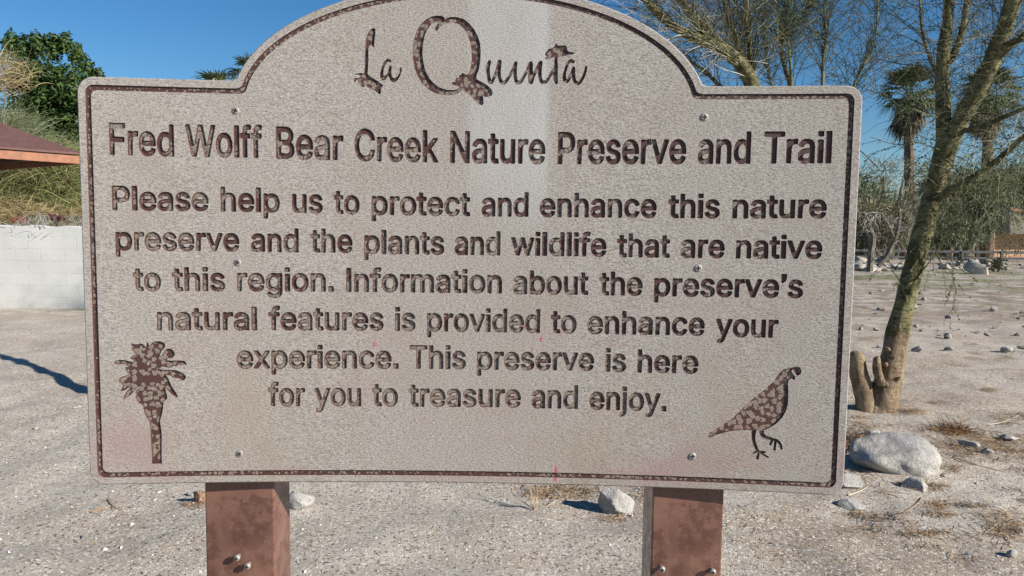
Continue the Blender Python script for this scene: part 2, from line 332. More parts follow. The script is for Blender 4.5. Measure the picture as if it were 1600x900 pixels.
LOGO_OUTLINES = [[6819,9327,6835,9330,6929,9324,6979,9298,6991,9256,7029,9282,7116,9307,7240,9304,7365,9265,7469,9186,7562,9077,7637,8946,7680,8822,7696,8657,7689,8473,7664,8313,7623,8208,7614,8128,7615,8125,7729,8066,7835,8004,7908,7934,7940,7864,7920,7811,7848,7780,7785,7779,7750,7817,7749,7812,7764,7655,7733,7617,7689,7629,7617,7684,7521,7787,7417,7867,7335,7906,7332,7906,7269,7854,7197,7823,7084,7806,6936,7809,6788,7849,6663,7919,6547,8031,6463,8163,6400,8315,6369,8520,6362,8683,6389,8866,6441,9020,6513,9143,6618,9246,6729,9307],[6811,9212,6730,9165,6650,9066,6597,8931,6566,8768,6556,8585,6578,8419,6620,8257,6695,8123,6788,8024,6892,7954,7021,7913,7143,7905,7248,7921,7279,7949,7247,7988,7186,7998,7139,8018,7144,8058,7214,8061,7196,8089,7215,8130,7217,8132,7267,8143,7278,8192,7282,8194,7320,8196,7320,8223,7322,8226,7351,8242,7392,8207,7433,8202,7436,8203,7477,8250,7507,8370,7520,8514,7515,8677,7482,8841,7429,8981,7367,9081,7260,9173,7157,9198,7051,9196,6958,9158,6889,9108,6846,9046,6805,9035,6788,9080,6835,9147,6865,9203,6814,9214],[5604,9069,5610,9071,5644,9049,5645,9046,5642,8979,5629,8890,5622,8783,5614,8707,5612,8703,5588,8712,5566,8751,5534,8742,5506,8693,5502,8586,5505,8488,5494,8276,5488,8196,5489,8193,5557,8130,5676,8064,5764,8003,5789,7971,5757,7936,5748,7887,5739,7812,5717,7802,5714,7801,5657,7851,5554,7904,5483,7947,5439,7978,5436,7978,5414,7938,5383,7933,5333,7994,5292,8067,5259,8091,5250,8035,5228,8027,5224,8029,5225,8090,5227,8093,5250,8111,5309,8110,5349,8135,5337,8172,5275,8174,5241,8166,5258,8189,5334,8208,5415,8201,5416,8204,5433,8324,5428,8422,5439,8584,5446,8750,5460,8878,5498,8979,5551,9046],[9167,8816,9193,8791,9221,8772,9262,8781,9346,8783,9374,8759,9383,8692,9385,8688,9432,8656,9488,8659,9515,8643,9516,8640,9511,8619,9477,8608,9197,8559,9207,8394,9207,8234,9214,8069,9211,8053,9200,8042,9187,8038,9175,8039,9162,8046,9155,8056,9134,8108,9127,8136,9112,8228,9071,8169,9024,8088,9000,8061,8975,8046,8943,8037,8912,8038,8884,8049,8874,8056,8859,8075,8846,8106,8824,8198,8811,8268,8781,8218,8764,8185,8751,8148,8735,8084,8727,8059,8715,8044,8696,8035,8680,8034,8664,8040,8645,8054,8636,8070,8631,8104,8624,8254,8579,8181,8529,8085,8511,8061,8489,8043,8458,8029,8426,8027,8401,8036,8388,8045,8372,8065,8360,8096,8352,8126,8333,8238,8330,8241,8242,8098,8221,8067,8197,8041,8169,8024,8144,8018,8119,8022,8106,8027,8084,8043,8067,8065,8055,8093,8023,8194,8020,8198,7987,8148,7958,8073,7946,8053,7930,8038,7902,8027,7877,8030,7861,8037,7842,8057,7831,8091,7823,8183,7795,8284,7791,8327,7801,8376,7816,8416,7841,8472,7847,8481,7856,8487,7875,8491,7887,8488,7896,8482,7902,8472,7905,8463,7905,8451,7880,8356,7876,8325,7876,8294,7880,8257,7895,8162,7908,8105,7962,8233,7990,8311,8000,8348,8015,8421,8032,8480,8037,8489,8045,8497,8054,8502,8066,8505,8079,8504,8091,8499,8101,8490,8108,8474,8108,8447,8093,8312,8094,8241,8096,8204,8101,8170,8109,8143,8129,8103,8137,8093,8143,8089,8156,8094,8173,8109,8193,8133,8235,8193,8274,8267,8309,8342,8351,8449,8363,8467,8374,8473,8383,8475,8395,8474,8406,8468,8414,8459,8419,8447,8419,8425,8406,8314,8408,8204,8419,8142,8427,8118,8438,8099,8450,8101,8466,8112,8478,8125,8512,8177,8564,8273,8593,8334,8635,8442,8652,8467,8671,8476,8689,8474,8705,8465,8716,8449,8722,8424,8721,8308,8727,8248,8730,8250,8770,8351,8812,8431,8831,8462,8846,8478,8858,8486,8871,8489,8883,8487,8896,8480,8905,8469,8908,8456,8910,8435,8897,8355,8893,8281,8894,8208,8904,8149,8912,8128,8923,8110,8936,8107,8958,8114,8974,8128,9006,8172,9041,8227,9088,8313,9131,8375,9134,8397,9136,8482,9135,8550,9132,8555,9057,8530,9008,8509,8978,8503,8957,8521,8951,8548,8998,8570,8950,8591,8956,8631,9003,8686,9011,8714,9082,8723,9128,8750,9143,8797],[5896,8491,5899,8492,5939,8472,5953,8431,5923,8411,5899,8446,5865,8420,5824,8355,5799,8266,5790,8186,5792,8180,5808,8159,5848,8176,5882,8218,5890,8283,5914,8354,5917,8358,5939,8365,5957,8333,5948,8235,5957,8170,5983,8120,6023,8121,6073,8163,6110,8222,6111,8304,6133,8332,6152,8318,6153,8269,6123,8164,6073,8081,6014,8036,5964,8042,5924,8077,5906,8136,5883,8159,5848,8102,5798,8068,5758,8076,5727,8133,5732,8231,5790,8410,5840,8469],[9453,8521,9472,8521,9481,8519,9497,8512,9519,8496,9531,8481,9532,8463,9529,8454,9521,8445,9511,8439,9502,8437,9483,8442,9461,8459,9445,8450,9432,8438,9418,8420,9403,8377,9369,8239,9367,8214,9369,8186,9383,8135,9396,8150,9410,8174,9442,8239,9482,8349,9491,8366,9503,8378,9512,8381,9522,8380,9531,8376,9539,8368,9548,8344,9552,8230,9560,8148,9567,8129,9584,8105,9599,8093,9608,8094,9630,8111,9646,8133,9681,8194,9696,8228,9708,8265,9739,8381,9749,8391,9764,8393,9777,8387,9784,8375,9785,8363,9761,8250,9748,8207,9733,8170,9713,8130,9680,8074,9662,8053,9644,8036,9619,8024,9591,8021,9578,8023,9553,8037,9531,8058,9516,8080,9503,8107,9494,8135,9485,8193,9450,8116,9433,8089,9412,8069,9387,8056,9365,8054,9353,8055,9341,8060,9324,8072,9312,8091,9304,8115,9301,8149,9305,8220,9311,8250,9358,8419,9371,8450,9388,8475,9406,8493,9426,8508,9444,8518]]
PALM_OUTLINES = [[1311,2893,1322,2896,1410,2896,1482,2862,1485,2858,1501,2799,1499,2796,1474,2751,1436,2719,1412,2665,1390,2597,1391,2596,1434,2619,1466,2674,1525,2742,1602,2751,1654,2709,1678,2658,1672,2603,1619,2555,1539,2555,1536,2552,1529,2516,1611,2508,1762,2512,1863,2502,1866,2501,1902,2451,1900,2403,1897,2400,1871,2436,1818,2428,1787,2398,1745,2435,1698,2390,1652,2412,1621,2374,1562,2366,1489,2374,1444,2390,1369,2356,1384,2335,1515,2324,1681,2318,1787,2277,1860,2222,1888,2183,1848,2105,1796,2113,1750,2145,1662,2161,1604,2184,1559,2216,1504,2217,1501,2214,1543,2152,1577,2058,1612,1981,1671,1883,1714,1805,1713,1753,1711,1750,1661,1789,1595,1828,1473,1977,1472,1975,1505,1845,1515,1758,1495,1719,1492,1727,1489,1725,1438,1664,1431,1551,1414,1457,1376,1327,1362,1268,1380,1157,1392,1023,1381,647,1380,417,1378,415,1190,418,1185,421,1194,575,1180,912,1176,1101,1162,1271,1119,1330,1070,1460,1046,1594,1004,1639,961,1659,928,1734,907,1770,930,1818,906,1863,918,1905,1045,2010,978,1982,911,1921,806,1813,738,1774,701,1729,698,1733,693,1782,732,1875,779,1923,838,1999,808,1984,727,1924,633,1894,631,1895,632,1898,646,1940,685,2010,650,2049,607,2088,615,2149,616,2153,669,2191,772,2222,807,2250,807,2254,773,2269,739,2322,728,2376,731,2379,808,2392,817,2395,741,2417,755,2440,754,2441,646,2442,564,2435,518,2467,551,2507,633,2528,750,2516,860,2487,909,2495,910,2497,883,2534,826,2558,870,2604,935,2634,936,2638,902,2683,872,2737,875,2801,850,2859,852,2861,921,2834,987,2839,1033,2851,1081,2839,1125,2785,1140,2784,1152,2877,1173,2869,1193,2818,1196,2815,1217,2824,1262,2877]]
QUAIL_OUTLINES = [[14002,2568,14016,2571,14070,2554,14099,2488,14087,2421,14033,2384,13991,2405,13966,2471,13934,2507,13931,2509,13907,2482,13923,2437,13981,2369,13989,2308,13988,2306,13960,2302,13917,2327,13866,2299,13864,2294,13853,2207,13867,2070,13869,1819,13839,1678,13774,1537,13651,1396,13501,1297,13429,1264,13435,1202,13442,1186,13464,1168,13519,1142,13557,1130,13653,1106,13694,1090,13732,1065,13753,1043,13768,1021,13782,995,13792,970,13803,905,13800,892,13795,884,13785,879,13776,878,13767,882,13760,887,13756,896,13744,951,13735,971,13711,1005,13697,1019,13684,1027,13682,1024,13671,873,13665,863,13654,857,13644,856,13633,862,13626,871,13624,881,13634,1048,13615,1052,13614,1050,13586,971,13579,961,13563,955,13549,959,13540,972,13539,985,13563,1064,13500,1081,13436,1101,13406,1115,13380,1135,13355,1173,13344,1208,13332,1263,13329,1264,13304,1266,13282,1262,13266,1130,13266,1081,13275,1036,13290,988,13320,910,13332,885,13357,846,13360,844,13466,841,13475,837,13480,832,13483,823,13482,813,13478,806,13467,800,13436,798,13537,733,13543,727,13545,717,13542,709,13536,702,13530,700,13521,701,13365,789,13351,680,13343,666,13330,659,13317,660,13309,665,13301,674,13299,684,13312,783,13311,812,13308,814,13248,768,13239,767,13232,769,13226,775,13223,782,13222,792,13228,803,13287,850,13269,882,13234,966,13215,1017,13201,1069,13193,1131,13189,1248,13187,1251,13171,1249,12993,1254,12798,1224,12596,1169,12466,1119,12366,1073,12331,1102,12363,1162,12810,1481,12894,1575,13022,1742,13361,2040,13550,2229,13634,2348,13686,2441,13760,2505]]
def axis_list(parts):
    o = []
    for a, b, st in parts:
        n = max(1, int(round((b-a)/st))); o += [a+(b-a)*i/n for i in range(n)]
    o.append(parts[-1][1]); return o
xs = axis_list([(-500, -60, 55), (-60, -12, 3), (-12, -4.5, 0.12), (-4.5, 5.5, 0.05), (5.5, 14, 0.12), (14, 40, 1.2), (40, 70, 5), (70, 500, 55)])
ys = axis_list([(-60, -4, 8), (-4, 2.6, 0.4), (2.6, 6.5, 0.04), (6.5, 10, 0.07), (10, 18, 0.16), (18, 40, 0.7), (40, 70, 3), (70, 900, 60)])
gv = [(x, y, gz(x, y)) for y in ys for x in xs]; nx = len(xs)
gf = [(j*nx+i, j*nx+i+1, (j+1)*nx+i+1, (j+1)*nx+i) for j in range(len(ys)-1) for i in range(nx-1)]
m = M('sand', 0.95, 0.1)
big = m.noise(0.35, 5, 0.6); mid = m.noise(2.3, 5, 0.6); fine = m.noise(60, 4, 0.7); grit = m.voro(95, out='Color')
g0 = m.axis(0, grit)
c = m.mix(m.rng(mid, 0.3, 0.7), (0.515, 0.45, 0.375), (0.63, 0.562, 0.478))
c = m.mix(m.rng(big, 0.45, 0.68), c, (0.43, 0.355, 0.28))
patch = m.mth('ADD', m.noise(0.9, 6, 0.68, dist=.5), m.rng(m.axis(0), -2, 3, -0.06, 0.07))
c = m.mix(m.rng(patch, 0.50, 0.66, 0, 0.75), c, (0.40, 0.315, 0.235))            # needles trodden into the sand
c = m.mix(m.rng(m.noise(3.7, 6, 0.75), 0.52, 0.68, 0, 0.5), c, (0.36, 0.30, 0.245))
c = m.mix(m.rng(fine, 0.35, 0.7, 0, 0.45), c, (0.38, 0.32, 0.26))
c = m.mix(m.rng(g0, 0.90, 0.93), c, (0.2, 0.17, 0.145))         # dark grains
c = m.mix(m.rng(g0, 0.16, 0.12), c, (0.70, 0.66, 0.6))          # pale quartz grains
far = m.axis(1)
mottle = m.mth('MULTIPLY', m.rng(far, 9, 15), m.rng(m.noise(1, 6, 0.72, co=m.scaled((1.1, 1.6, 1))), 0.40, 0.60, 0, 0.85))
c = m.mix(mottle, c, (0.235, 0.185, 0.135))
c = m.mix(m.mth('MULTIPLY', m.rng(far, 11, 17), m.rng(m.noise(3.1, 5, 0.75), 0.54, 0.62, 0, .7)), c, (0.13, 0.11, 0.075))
grassy = m.mth('MULTIPLY', m.rng(m.noise(0.30, 4, 0.6, co=m.scaled((1, 1.8, 1))), 0.46, 0.58), m.mth('MULTIPLY', m.rng(far, 18, 21), m.rng(far, 32, 27)))
c = m.mix(m.mth('MULTIPLY', grassy, m.rng(m.noise(7, 4, 0.7), 0.35, 0.6)), c, (0.105, 0.135, 0.035))
stone_g = m.mth('MULTIPLY', m.rng(m.voro(2.6, co=m.scaled((1, 0.8, 1))), 0.25, 0.15), m.rng(far, 9, 15))
c = m.mix(m.mth('MULTIPLY', stone_g, 0.55), c, (0.52, 0.50, 0.47))
m.col(c)
h = m.mth('ADD', m.mth('MULTIPLY', m.noise(30, 6, 0.72), 0.8), m.mth('MULTIPLY', m.noise(120, 3, 0.7), 0.45))
m.bump(h, 0.024, 1.0)
SAND = m.m
ground = mesh_ob('ground', gv, gf, SAND, smooth=True); tag(ground, kind='structure')

# gravel grains lying on the near sand, nobody could count them
def grain(G, p, r, rr):
    a, b, c_ = rvec(rr).normalized()*r, rvec(rr).normalized()*r*0.8, Vector((0, 0, r*rr.uniform(0.5, 0.95)))
    o = len(G.v); a.z *= 0.2; b.z *= 0.2
    G.v += [p+a-b*0.3, p+b, p-a*0.9, p-b*0.9+a*0.2, p+c_+a*0.2, p-Vector((0, 0, r*0.4))]
    for i in range(4):
        G.f.append((o+i, o+(i+1) % 4, o+4))
GR = Geo(); r1 = random.Random(3)
for i in range(9500):
    px, py = r1.uniform(-200, 1800), 480+450*r1.random()**0.8
    x, y = G2(px, py)
    if noise.noise(Vector((x*0.9, y*0.9, 2))) < r1.uniform(-0.6, 0.35): continue
    r = 0.0021*math.exp(r1.gauss(0.25, 0.5)) * (1+0.12*max(0, y-4))
    grain(GR, Vector((x, y, gz(x, y)+r*0.15)), r, r1)
for i in range(2600):                                        # larger pebbles
    px, py = r1.uniform(-150, 1750), 430+480*r1.random()
    x, y = G2(px, py); r = min(0.03, 0.0055*math.exp(r1.gauss(0, 0.5))*(1+0.16*max(0, y-4)))
    if noise.noise(Vector((x*0.7, y*0.7, 9))) > r1.uniform(-0.4, 0.6): grain(GR, Vector((x, y, gz(x, y)+r*0.1)), r, r1)
mg = leaf_mat('gravel_grain', [(0.16, 0.14, 0.12), (0.44, 0.39, 0.33), (0.58, 0.53, 0.46), (0.66, 0.62, 0.55), (0.36, 0.30, 0.25)], 0.9)
tag(GR.build('gravel', mg), kind='stuff')

# brown needles, straw and twig litter on the ground
LT = Geo(); r2 = random.Random(5)
def litter(px, py, wpx, hpx, n, ln=0.05, zr=0.012):
    for _ in range(n):
        a, q = r2.uniform(0, 2*pi), sqrt(r2.random())
        if r2.random() < 0.3: q *= 1.25
        p = on_ground(px+cos(a)*q*wpx/2, py+sin(a)*q*hpx/2)
        d = Vector((r2.gauss(0, 1), r2.gauss(0, 1), r2.gauss(0, 0.16))).normalized(); L = ln*r2.uniform(0.5, 1.7)
        p.z += zr*r2.random()+0.002
        b = d.cross(Vector((0, 0, 1))).normalized()
        k = d*(L/2); bend = b*r2.uniform(-.25, .25)*L
        LT.blade([p-k, p+bend*0.6, p+k+bend*0.2], 0.0011+0.0009*r2.random(), (b+Vector((0, 0, 0.5))).normalized())
for a in ((1540, 692, 130, 34, 520, .07), (1340, 680, 50, 44, 520, .05, .03), (1585, 655, 70, 20, 220, .08), (1575, 826, 80, 34, 320, .06), (1570, 492, 80, 7, 130, .12),
          (1490, 571, 50, 8, 70, .08), (1395, 640, 60, 18, 160, .05), (875, 770, 110, 22, 420, .07), (1010, 772, 40, 20, 90, .07), (960, 812, 40, 10, 60, .05),
          (1480, 690, 90, 30, 160, .07), (1555, 712, 120, 22, 200, .09), (1340, 745, 60, 30, 160, .05), (1470, 555, 30, 6, 40, .07), (1590, 590, 40, 10, 60, .08),
          (305, 790, 40, 12, 60, .04), (170, 800, 160, 40, 26, .06), (330, 620, 220, 60, 60, .06), (100, 790, 190, 140, 40, .05), (700, 840, 600, 110, 80, .05), (1350, 840, 380, 110, 90, .06), (1480, 620, 200, 70, 110, .06), (1180, 830, 80, 70, 50, .05), (60, 600, 120, 60, 30, .08)):
    litter(*a)
for i in range(85):                      # small scattered drifts of needles on the right hand sand
    q = r2.random(); litter(1340+280*r2.random(), 440+440*q, 20+60*q*r2.random(), 4+16*q*r2.random(), int(14+60*r2.random()), .05+.05*r2.random())
ml = leaf_mat('dry_litter', [(0.13, 0.07, 0.035), (0.28, 0.17, 0.085), (0.36, 0.25, 0.13), (0.20, 0.11, 0.055), (0.45, 0.36, 0.24)], 0.8)
tag(LT.build('dry_litter', ml), kind='stuff')

# ---------------------------------------------------------------- rocks
def rock_mat(name, a, b, dark, scale=60):
    m = M(name, 0.9, 0.15)
    c = m.mix(m.rng(m.noise(5, 5, 0.6), 0.35, 0.65), a, b)
    v = m.axis(0, m.voro(scale*3.2, out='Color'))
    c = m.mix(m.rng(v, 0.80, 0.86, 0, 0.6), c, dark)
    c = m.mix(m.rng(m.noise(scale, 3, 0.7), 0.55, 0.7, 0, 0.5), c, dark)
    m.col(c); m.bump(m.mth('ADD', m.noise(26, 6, 0.7), m.mth('MULTIPLY', m.noise(120, 3, 0.6), 0.35)), 0.018, 0.9)
    return m.m
GRANITE = rock_mat('granite', (0.33, 0.31, 0.285), (0.45, 0.425, 0.395), (0.17, 0.16, 0.15))
TANROCK = rock_mat('tan_stone', (0.42, 0.37, 0.31), (0.50, 0.46, 0.40), (0.2, 0.16, 0.12))
REDROCK = rock_mat('reddish_stone', (0.30, 0.17, 0.11), (0.40, 0.26, 0.18), (0.12, 0.07, 0.05))
def rock_mesh(name, seed, size, cuts=9, sub=4, mat=GRANITE, rough=0.05):
    r = random.Random(seed); bm = bmesh.new(); bmesh.ops.create_icosphere(bm, subdivisions=sub, radius=1)
    pl = [(rvec(r).normalized(), r.uniform(0.42, 0.86)) for _ in range(cuts)]
    for v in bm.verts:
        p = v.co.copy()
        for nrm, d in pl:
            q = p.dot(nrm)
            if q > d: p -= nrm*((q-d)*0.98)
        p *= 1 + 0.16*noise.noise(p*1.3+Vector((seed, 0, 0))) + rough*noise.noise(p*3.4+Vector((0, seed, 0))) + rough*0.5*noise.noise(p*8)
        v.co = p
    lo = [min(v.co[i] for v in bm.verts) for i in range(3)]; hi = [max(v.co[i] for v in bm.verts) for i in range(3)]
    for v in bm.verts:
        v.co = Vector([((v.co[i]-lo[i])/(hi[i]-lo[i])-(0.5 if i < 2 else 0.0))*size[i] for i in range(3)])
    me = bpy.data.meshes.new(name); bm.to_mesh(me); bm.free(); me.shade_smooth(); me.materials.append(mat)
    return me
def rock(px, py, wpx, hpx, seed, label, mat=GRANITE, bury=0.25, depth=0.75, rz=0.0, cuts=9, group=None, tilt=0.0):
    p = on_ground(px, py); sc = p.y/FPX; wd = wpx*sc; hh = hpx*sc
    dp = wd*depth; h = max((hh-dp*0.30*(CAM_H/p.y)/0.33)*1.05, wd*0.30)/(1-bury)
    o = bpy.data.objects.new('rock', rock_mesh('rock', seed, (wd, dp, h), cuts, 4 if wpx > 15 else 3, mat)); COL.objects.link(o)
    o.location = (p.x, p.y+dp*0.42, p.z-h*bury); o.rotation_euler = (0, tilt, rz)
    return tag(o, label, 'rock', group)
def at_boulder():
    """the big granite boulder: flat tilted top, straight right end, undercut left end"""
    p = on_ground(1413, 744); sc = p.y/FPX
    prof = [  # x, top z, bottom z, front y, back y along its length (metres from its middle)
        (-0.275, 0.125, 0.095, -0.02, 0.06), (-0.245, 0.155, 0.055, -0.09, 0.12), (-0.18, 0.185, 0.005, -0.125, 0.19), (-0.10, 0.210, -0.05, -0.135, 0.22), (-0.02, 0.222, -0.07, -0.15, 0.23),
        (0.08, 0.228, -0.08, -0.16, 0.23), (0.16, 0.226, -0.08, -0.15, 0.21), (0.215, 0.215, -0.08, -0.13, 0.17), (0.25, 0.185, -0.08, -0.09, 0.11), (0.262, 0.12, -0.06, -0.04, 0.05)]
    bm = bmesh.new(); rings = []
    for x, tz, bz, fy, by in prof:
        cy = (fy+by)/2; ring = []
        for k in range(16):
            a = 2*pi*k/16; ca, sa = cos(a), sin(a)
            e = 0.5; yy = math.copysign(abs(ca)**e, ca); zz = math.copysign(abs(sa)**e, sa)
            y = cy + yy*(by-fy)/2; z = zz*(tz-bz)/2 + (tz+bz)/2
            if zz > 0: z += 0.045*yy*zz                      # the flat top tilts towards us
            if x < 0.0 and yy < 0 and zz < 0.2: y += 0.07*(0.2-zz)*min(1, -x/0.12)      # undercut left end
            ring.append(bm.verts.new((x, y, z)))
        rings.append(ring)
    for i in range(len(rings)-1):
        for k in range(16): bm.faces.new((rings[i][k], rings[i+1][k], rings[i+1][(k+1) % 16], rings[i][(k+1) % 16]))
    bm.faces.new(rings[0]); bm.faces.new(list(reversed(rings[-1])))
    bmesh.ops.recalc_face_normals(bm, faces=bm.faces)
    bmesh.ops.subdivide_edges(bm, edges=bm.edges, cuts=3, use_grid_fill=True, smooth=0.6)
    bm.normal_update()
    for v in bm.verts:
        q = v.co
        d = 0.030*noise.noise(q*5+Vector((3, 1, 0))) + 0.016*noise.noise(q*13) + 0.005*noise.noise(q*40)
        hole = (q-Vector((0.03, -0.12, 0.13))).length                       # the dark pocket in its face
        if hole < 0.05: d -= 0.035*(1-hole/0.05)
        v.co = q + v.normal*d
    for v in bm.verts: v.co = Vector((v.co.x*0.93, v.co.y*0.95, v.co.z*0.80))
    o = bm_ob('boulder', bm, GRANITE, None, (p.x+0.03, p.y+0.15, p.z-0.02), True)
    tag(o, 'large pale granite boulder with a flat top and a dark undercut left end', 'boulder')
at_boulder()
DUSTY = rock_mat('dusty_stone', (0.31, 0.275, 0.235), (0.43, 0.39, 0.34), (0.16, 0.14, 0.12), 20)
rock(1331, 764, 40, 30, 21, 'pale angular rock half hidden by the lower right corner of the sign', GRANITE, 0.15)
rock(1335, 798, 44, 21, 22, 'small speckled oval rock in front of the pale rock by the sign corner', GRANITE, 0.2, cuts=5)
rock(1446, 772, 62, 12, 23, 'low half buried rock just in front of the large boulder', GRANITE, 0.68, 0.7)
rock(1366, 683, 26, 15, 24, 'round grey stone behind the left end of the large boulder', GRANITE, 0.2, cuts=4)
rock(1394, 684, 22, 11, 25, 'small tan stone between the round stone and the back of the boulder', TANROCK, 0.3, cuts=5)
rock(958, 806, 60, 56, 31, 'upright angular granite rock beside the right sign post', GRANITE, 0.1, 0.7, cuts=16, tilt=0.25)
rock(467, 797, 44, 38, 27, 'rounded pale rock touching the edge of the left sign post', GRANITE, 0.2, 0.8, cuts=4)
rock(311, 786, 30, 24, 28, 'reddish brown stone peeking out at the left of the left sign post', REDROCK, 0.2, cuts=5)
rock(298, 776, 15, 10, 29, 'tiny white stone next to the reddish stone by the left post', GRANITE, 0.2, cuts=5)
rock(1577, 550, 20, 11, 30, 'pale stone alone on open sand right of the tree trunk', GRANITE, 0.2)
rock(1555, 487, 13, 9, 32, 'small pale stone on the sand above the lone stone right of the trunk', GRANITE, 0.2)
rock(1519, 700, 32, 11, 33, 'flat grey slab lying in brown litter right of the boulder', GRANITE, 0.4)
rock(1548, 710, 20, 12, 34, 'rounded stone in brown litter between the flat slab and the frame edge', GRANITE, 0.3)
rock(1584, 690, 30, 14, 35, 'bluish grey stone in shade at the right edge of the photo', GRANITE, 0.3)
rock(1584, 872, 20, 18, 36, 'small upright stone near the bottom right corner', GRANITE, 0.2)
rock(1480, 746, 16, 9, 37, 'pebble sized stone tucked against the right foot of the boulder', TANROCK, 0.2)
rock(1403, 513, 11, 7, 38, 'small stone just right of the tree trunk at knot height', GRANITE, 0.2)
rock(1432, 512, 9, 6, 39, 'second tiny stone further right of the tree trunk', GRANITE, 0.2)
rock(240, 783, 9, 6, 40, 'white pebble on bare sand below the left end of the sign', GRANITE, 0.2)
rock(55, 672, 11, 7, 41, 'white pebble on bare sand near the left edge of the photo', GRANITE, 0.2)
r3 = random.Random(8)
protos = [rock_mesh('stone', 60+i, (1, 0.8, 0.62), 8, 3, (DUSTY, TANROCK, DUSTY, GRANITE)[i % 4]) for i in range(8)]
def scatter_rock(x, y, s, label, group):
    o = bpy.data.objects.new('rock', r3.choice(protos)); COL.objects.link(o)
    o.location = (x, y, gz(x, y)-s*0.15); o.scale = (s, s*r3.uniform(.8, 1.1), s*r3.uniform(.6, 1.1)); o.rotation_euler = (r3.uniform(-.3, .3), r3.uniform(-.3, .3), r3.uniform(0, 6.3))
    tag(o, label, 'rock', group)
for i in range(70):
    px, py = r3.uniform(1335, 1620), r3.uniform(404, 423)
    x, y = G2(px, py); scatter_rock(x, y, r3.uniform(0.12, 0.42), 'pale stone among the rubble along the rail barrier', 'stones along the far rail barrier')
for i in range(45):
    x, y = G2(r3.uniform(1336, 1385), r3.uniform(396, 424)); scatter_rock(x, y, r3.uniform(0.25, 0.65), 'white broken boulder heaped under the grey dead bush', 'boulders under the dead bush')
for i in range(105):
    px, py = r3.uniform(1345, 1620), 424+130*r3.random()**1.5
    x, y = G2(px, py); scatter_rock(x, y, 0.035+0.14*r3.random()**2.2, 'small stone scattered on the sand between trunk and barrier', 'small stones on the middle sand')
x, y = G2(1545, 412); scatter_rock(x, y, 0.85, 'low tan boulder in front of the rail barrier', None)
x, y = G2(1525, 428); scatter_rock(x, y, 0.9, 'dark grey boulder on the grass strip in front of the barrier', None)

# a dry sprig and a tuft
def tuft(name, px, py, n, ln, spread, cols, label, cat, wd=0.0016, seed=1, curl=0.5):
    r = random.Random(seed); p = on_ground(px, py); root = None; G = Geo()
    for _ in range(n):
        b = p + Vector((r.gauss(0, spread*0.4), r.gauss(0, spread*0.25), 0)); d = Vector((r.gauss(0, spread*3), r.gauss(0, spread*2.2), r.uniform(0.25, 1))).normalized()
        L = ln*r.uniform(0.5, 1.2); pts = [b]; 
        for k in range(4):
            d = (d+Vector((r.gauss(0, .2), r.gauss(0, .2), -curl*0.35))).normalized(); pts.append(pts[-1]+d*L/4)
            if pts[-1].z < p.z+0.003: pts[-1].z = p.z+0.003
        G.blade(pts, wd, d.cross(Vector((0.3, 0.9, 0.2))).normalized())
    o = G.build(name, leaf_mat(name+'_straw', cols, 0.8), None, p); tag(o, label, cat)
BR = [(0.12, 0.06, 0.03), (0.26, 0.14, 0.07), (0.34, 0.21, 0.11)]
tuft('dry_tuft', 1492, 676, 420, 0.16, 0.14, BR, 'brown dry tuft of dead needles on the sand behind the boulder', 'dry tuft', 0.0018, 3, 0.9)
tuft('leaf_pile', 1350, 700, 500, 0.13, 0.14, [(0.14, 0.08, 0.05), (0.30, 0.19, 0.12), (0.22, 0.13, 0.08)], 'heap of curled brown leaves against the left end of the boulder', 'leaf pile', 0.004, 4, 1.0)
def sprig():
    p = on_ground(836, 797); G = Geo(); r = random.Random(2)
    for ex, ey, d in ((822, 752, -.02), (838, 758, .02), (790, 762, .1), (812, 748, .05), (846, 762, .0), (868, 782, .12), (828, 740, .08)):
        e = P3(ex, ey, p.y+d); pts = [p, p.lerp(e, .5)+rvec(r, .012), e]
        G.tube(pts, [.0035, .0026, .001], 4)
        for k in range(3):
            q = p.lerp(e, r.uniform(.3, .9)); G.tube([q, q+rvec(r, .05)+Vector((0, 0, .02))], [.0016, .0007], 3)
    tag(G.build('dry_sprig', leaf_mat('dry_stalk', [(0.42, 0.30, 0.16), (0.5, 0.4, 0.26)], 0.8), None, p), 'dry straw coloured sprig standing in sand between the sign posts', 'dry plant')
sprig()
def stick(name, pts, r, mat, label):
    P = [on_ground(*q)+Vector((0, 0, r*1.2)) for q in pts]; G = Geo(); a, b = catmull(P, [r]*len(P), 4)
    G.tube(a, [q*(1-.5*i/len(a)) for i, q in enumerate(b)], 5); tag(G.build('stick', mat, None, P[0]), label, 'stick')
PALE = leaf_mat('bleached_wood', [(0.42, 0.35, 0.26), (0.5, 0.43, 0.33)], 0.8); BROWNW = leaf_mat('brown_wood', [(0.24, 0.15, 0.09), (0.3, 0.2, 0.12)], 0.8)
stick('s', [(1544, 665), (1566, 661), (1592, 650)], 0.006, PALE, 'bleached stick lying on brown litter at the right edge')
stick('s', [(1498, 671), (1515, 674), (1532, 680)], 0.005, PALE, 'pale thin stick poking out of the dry tuft')
stick('s', [(1488, 715), (1520, 726), (1570, 738)], 0.004, BROWNW, 'long thin curved twig right of the boulder')
stick('s', [(143, 802), (158, 797), (171, 792)], 0.005, BROWNW, 'short brown twig on bare sand under the left end of the sign')
stick('s', [(168, 781), (177, 792), (190, 798)], 0.003, BROWNW, 'thin dark twig bent over the sand right of the short brown twig')
stick('s', [(1325, 775), (1345, 768), (1358, 760)], 0.004, PALE, 'bleached twig beside the pale rock at the sign corner')
stick('s', [(1440, 778), (1432, 788), (1412, 802)], 0.003, BROWNW, 'dark twig on sand in front of the half buried rock')
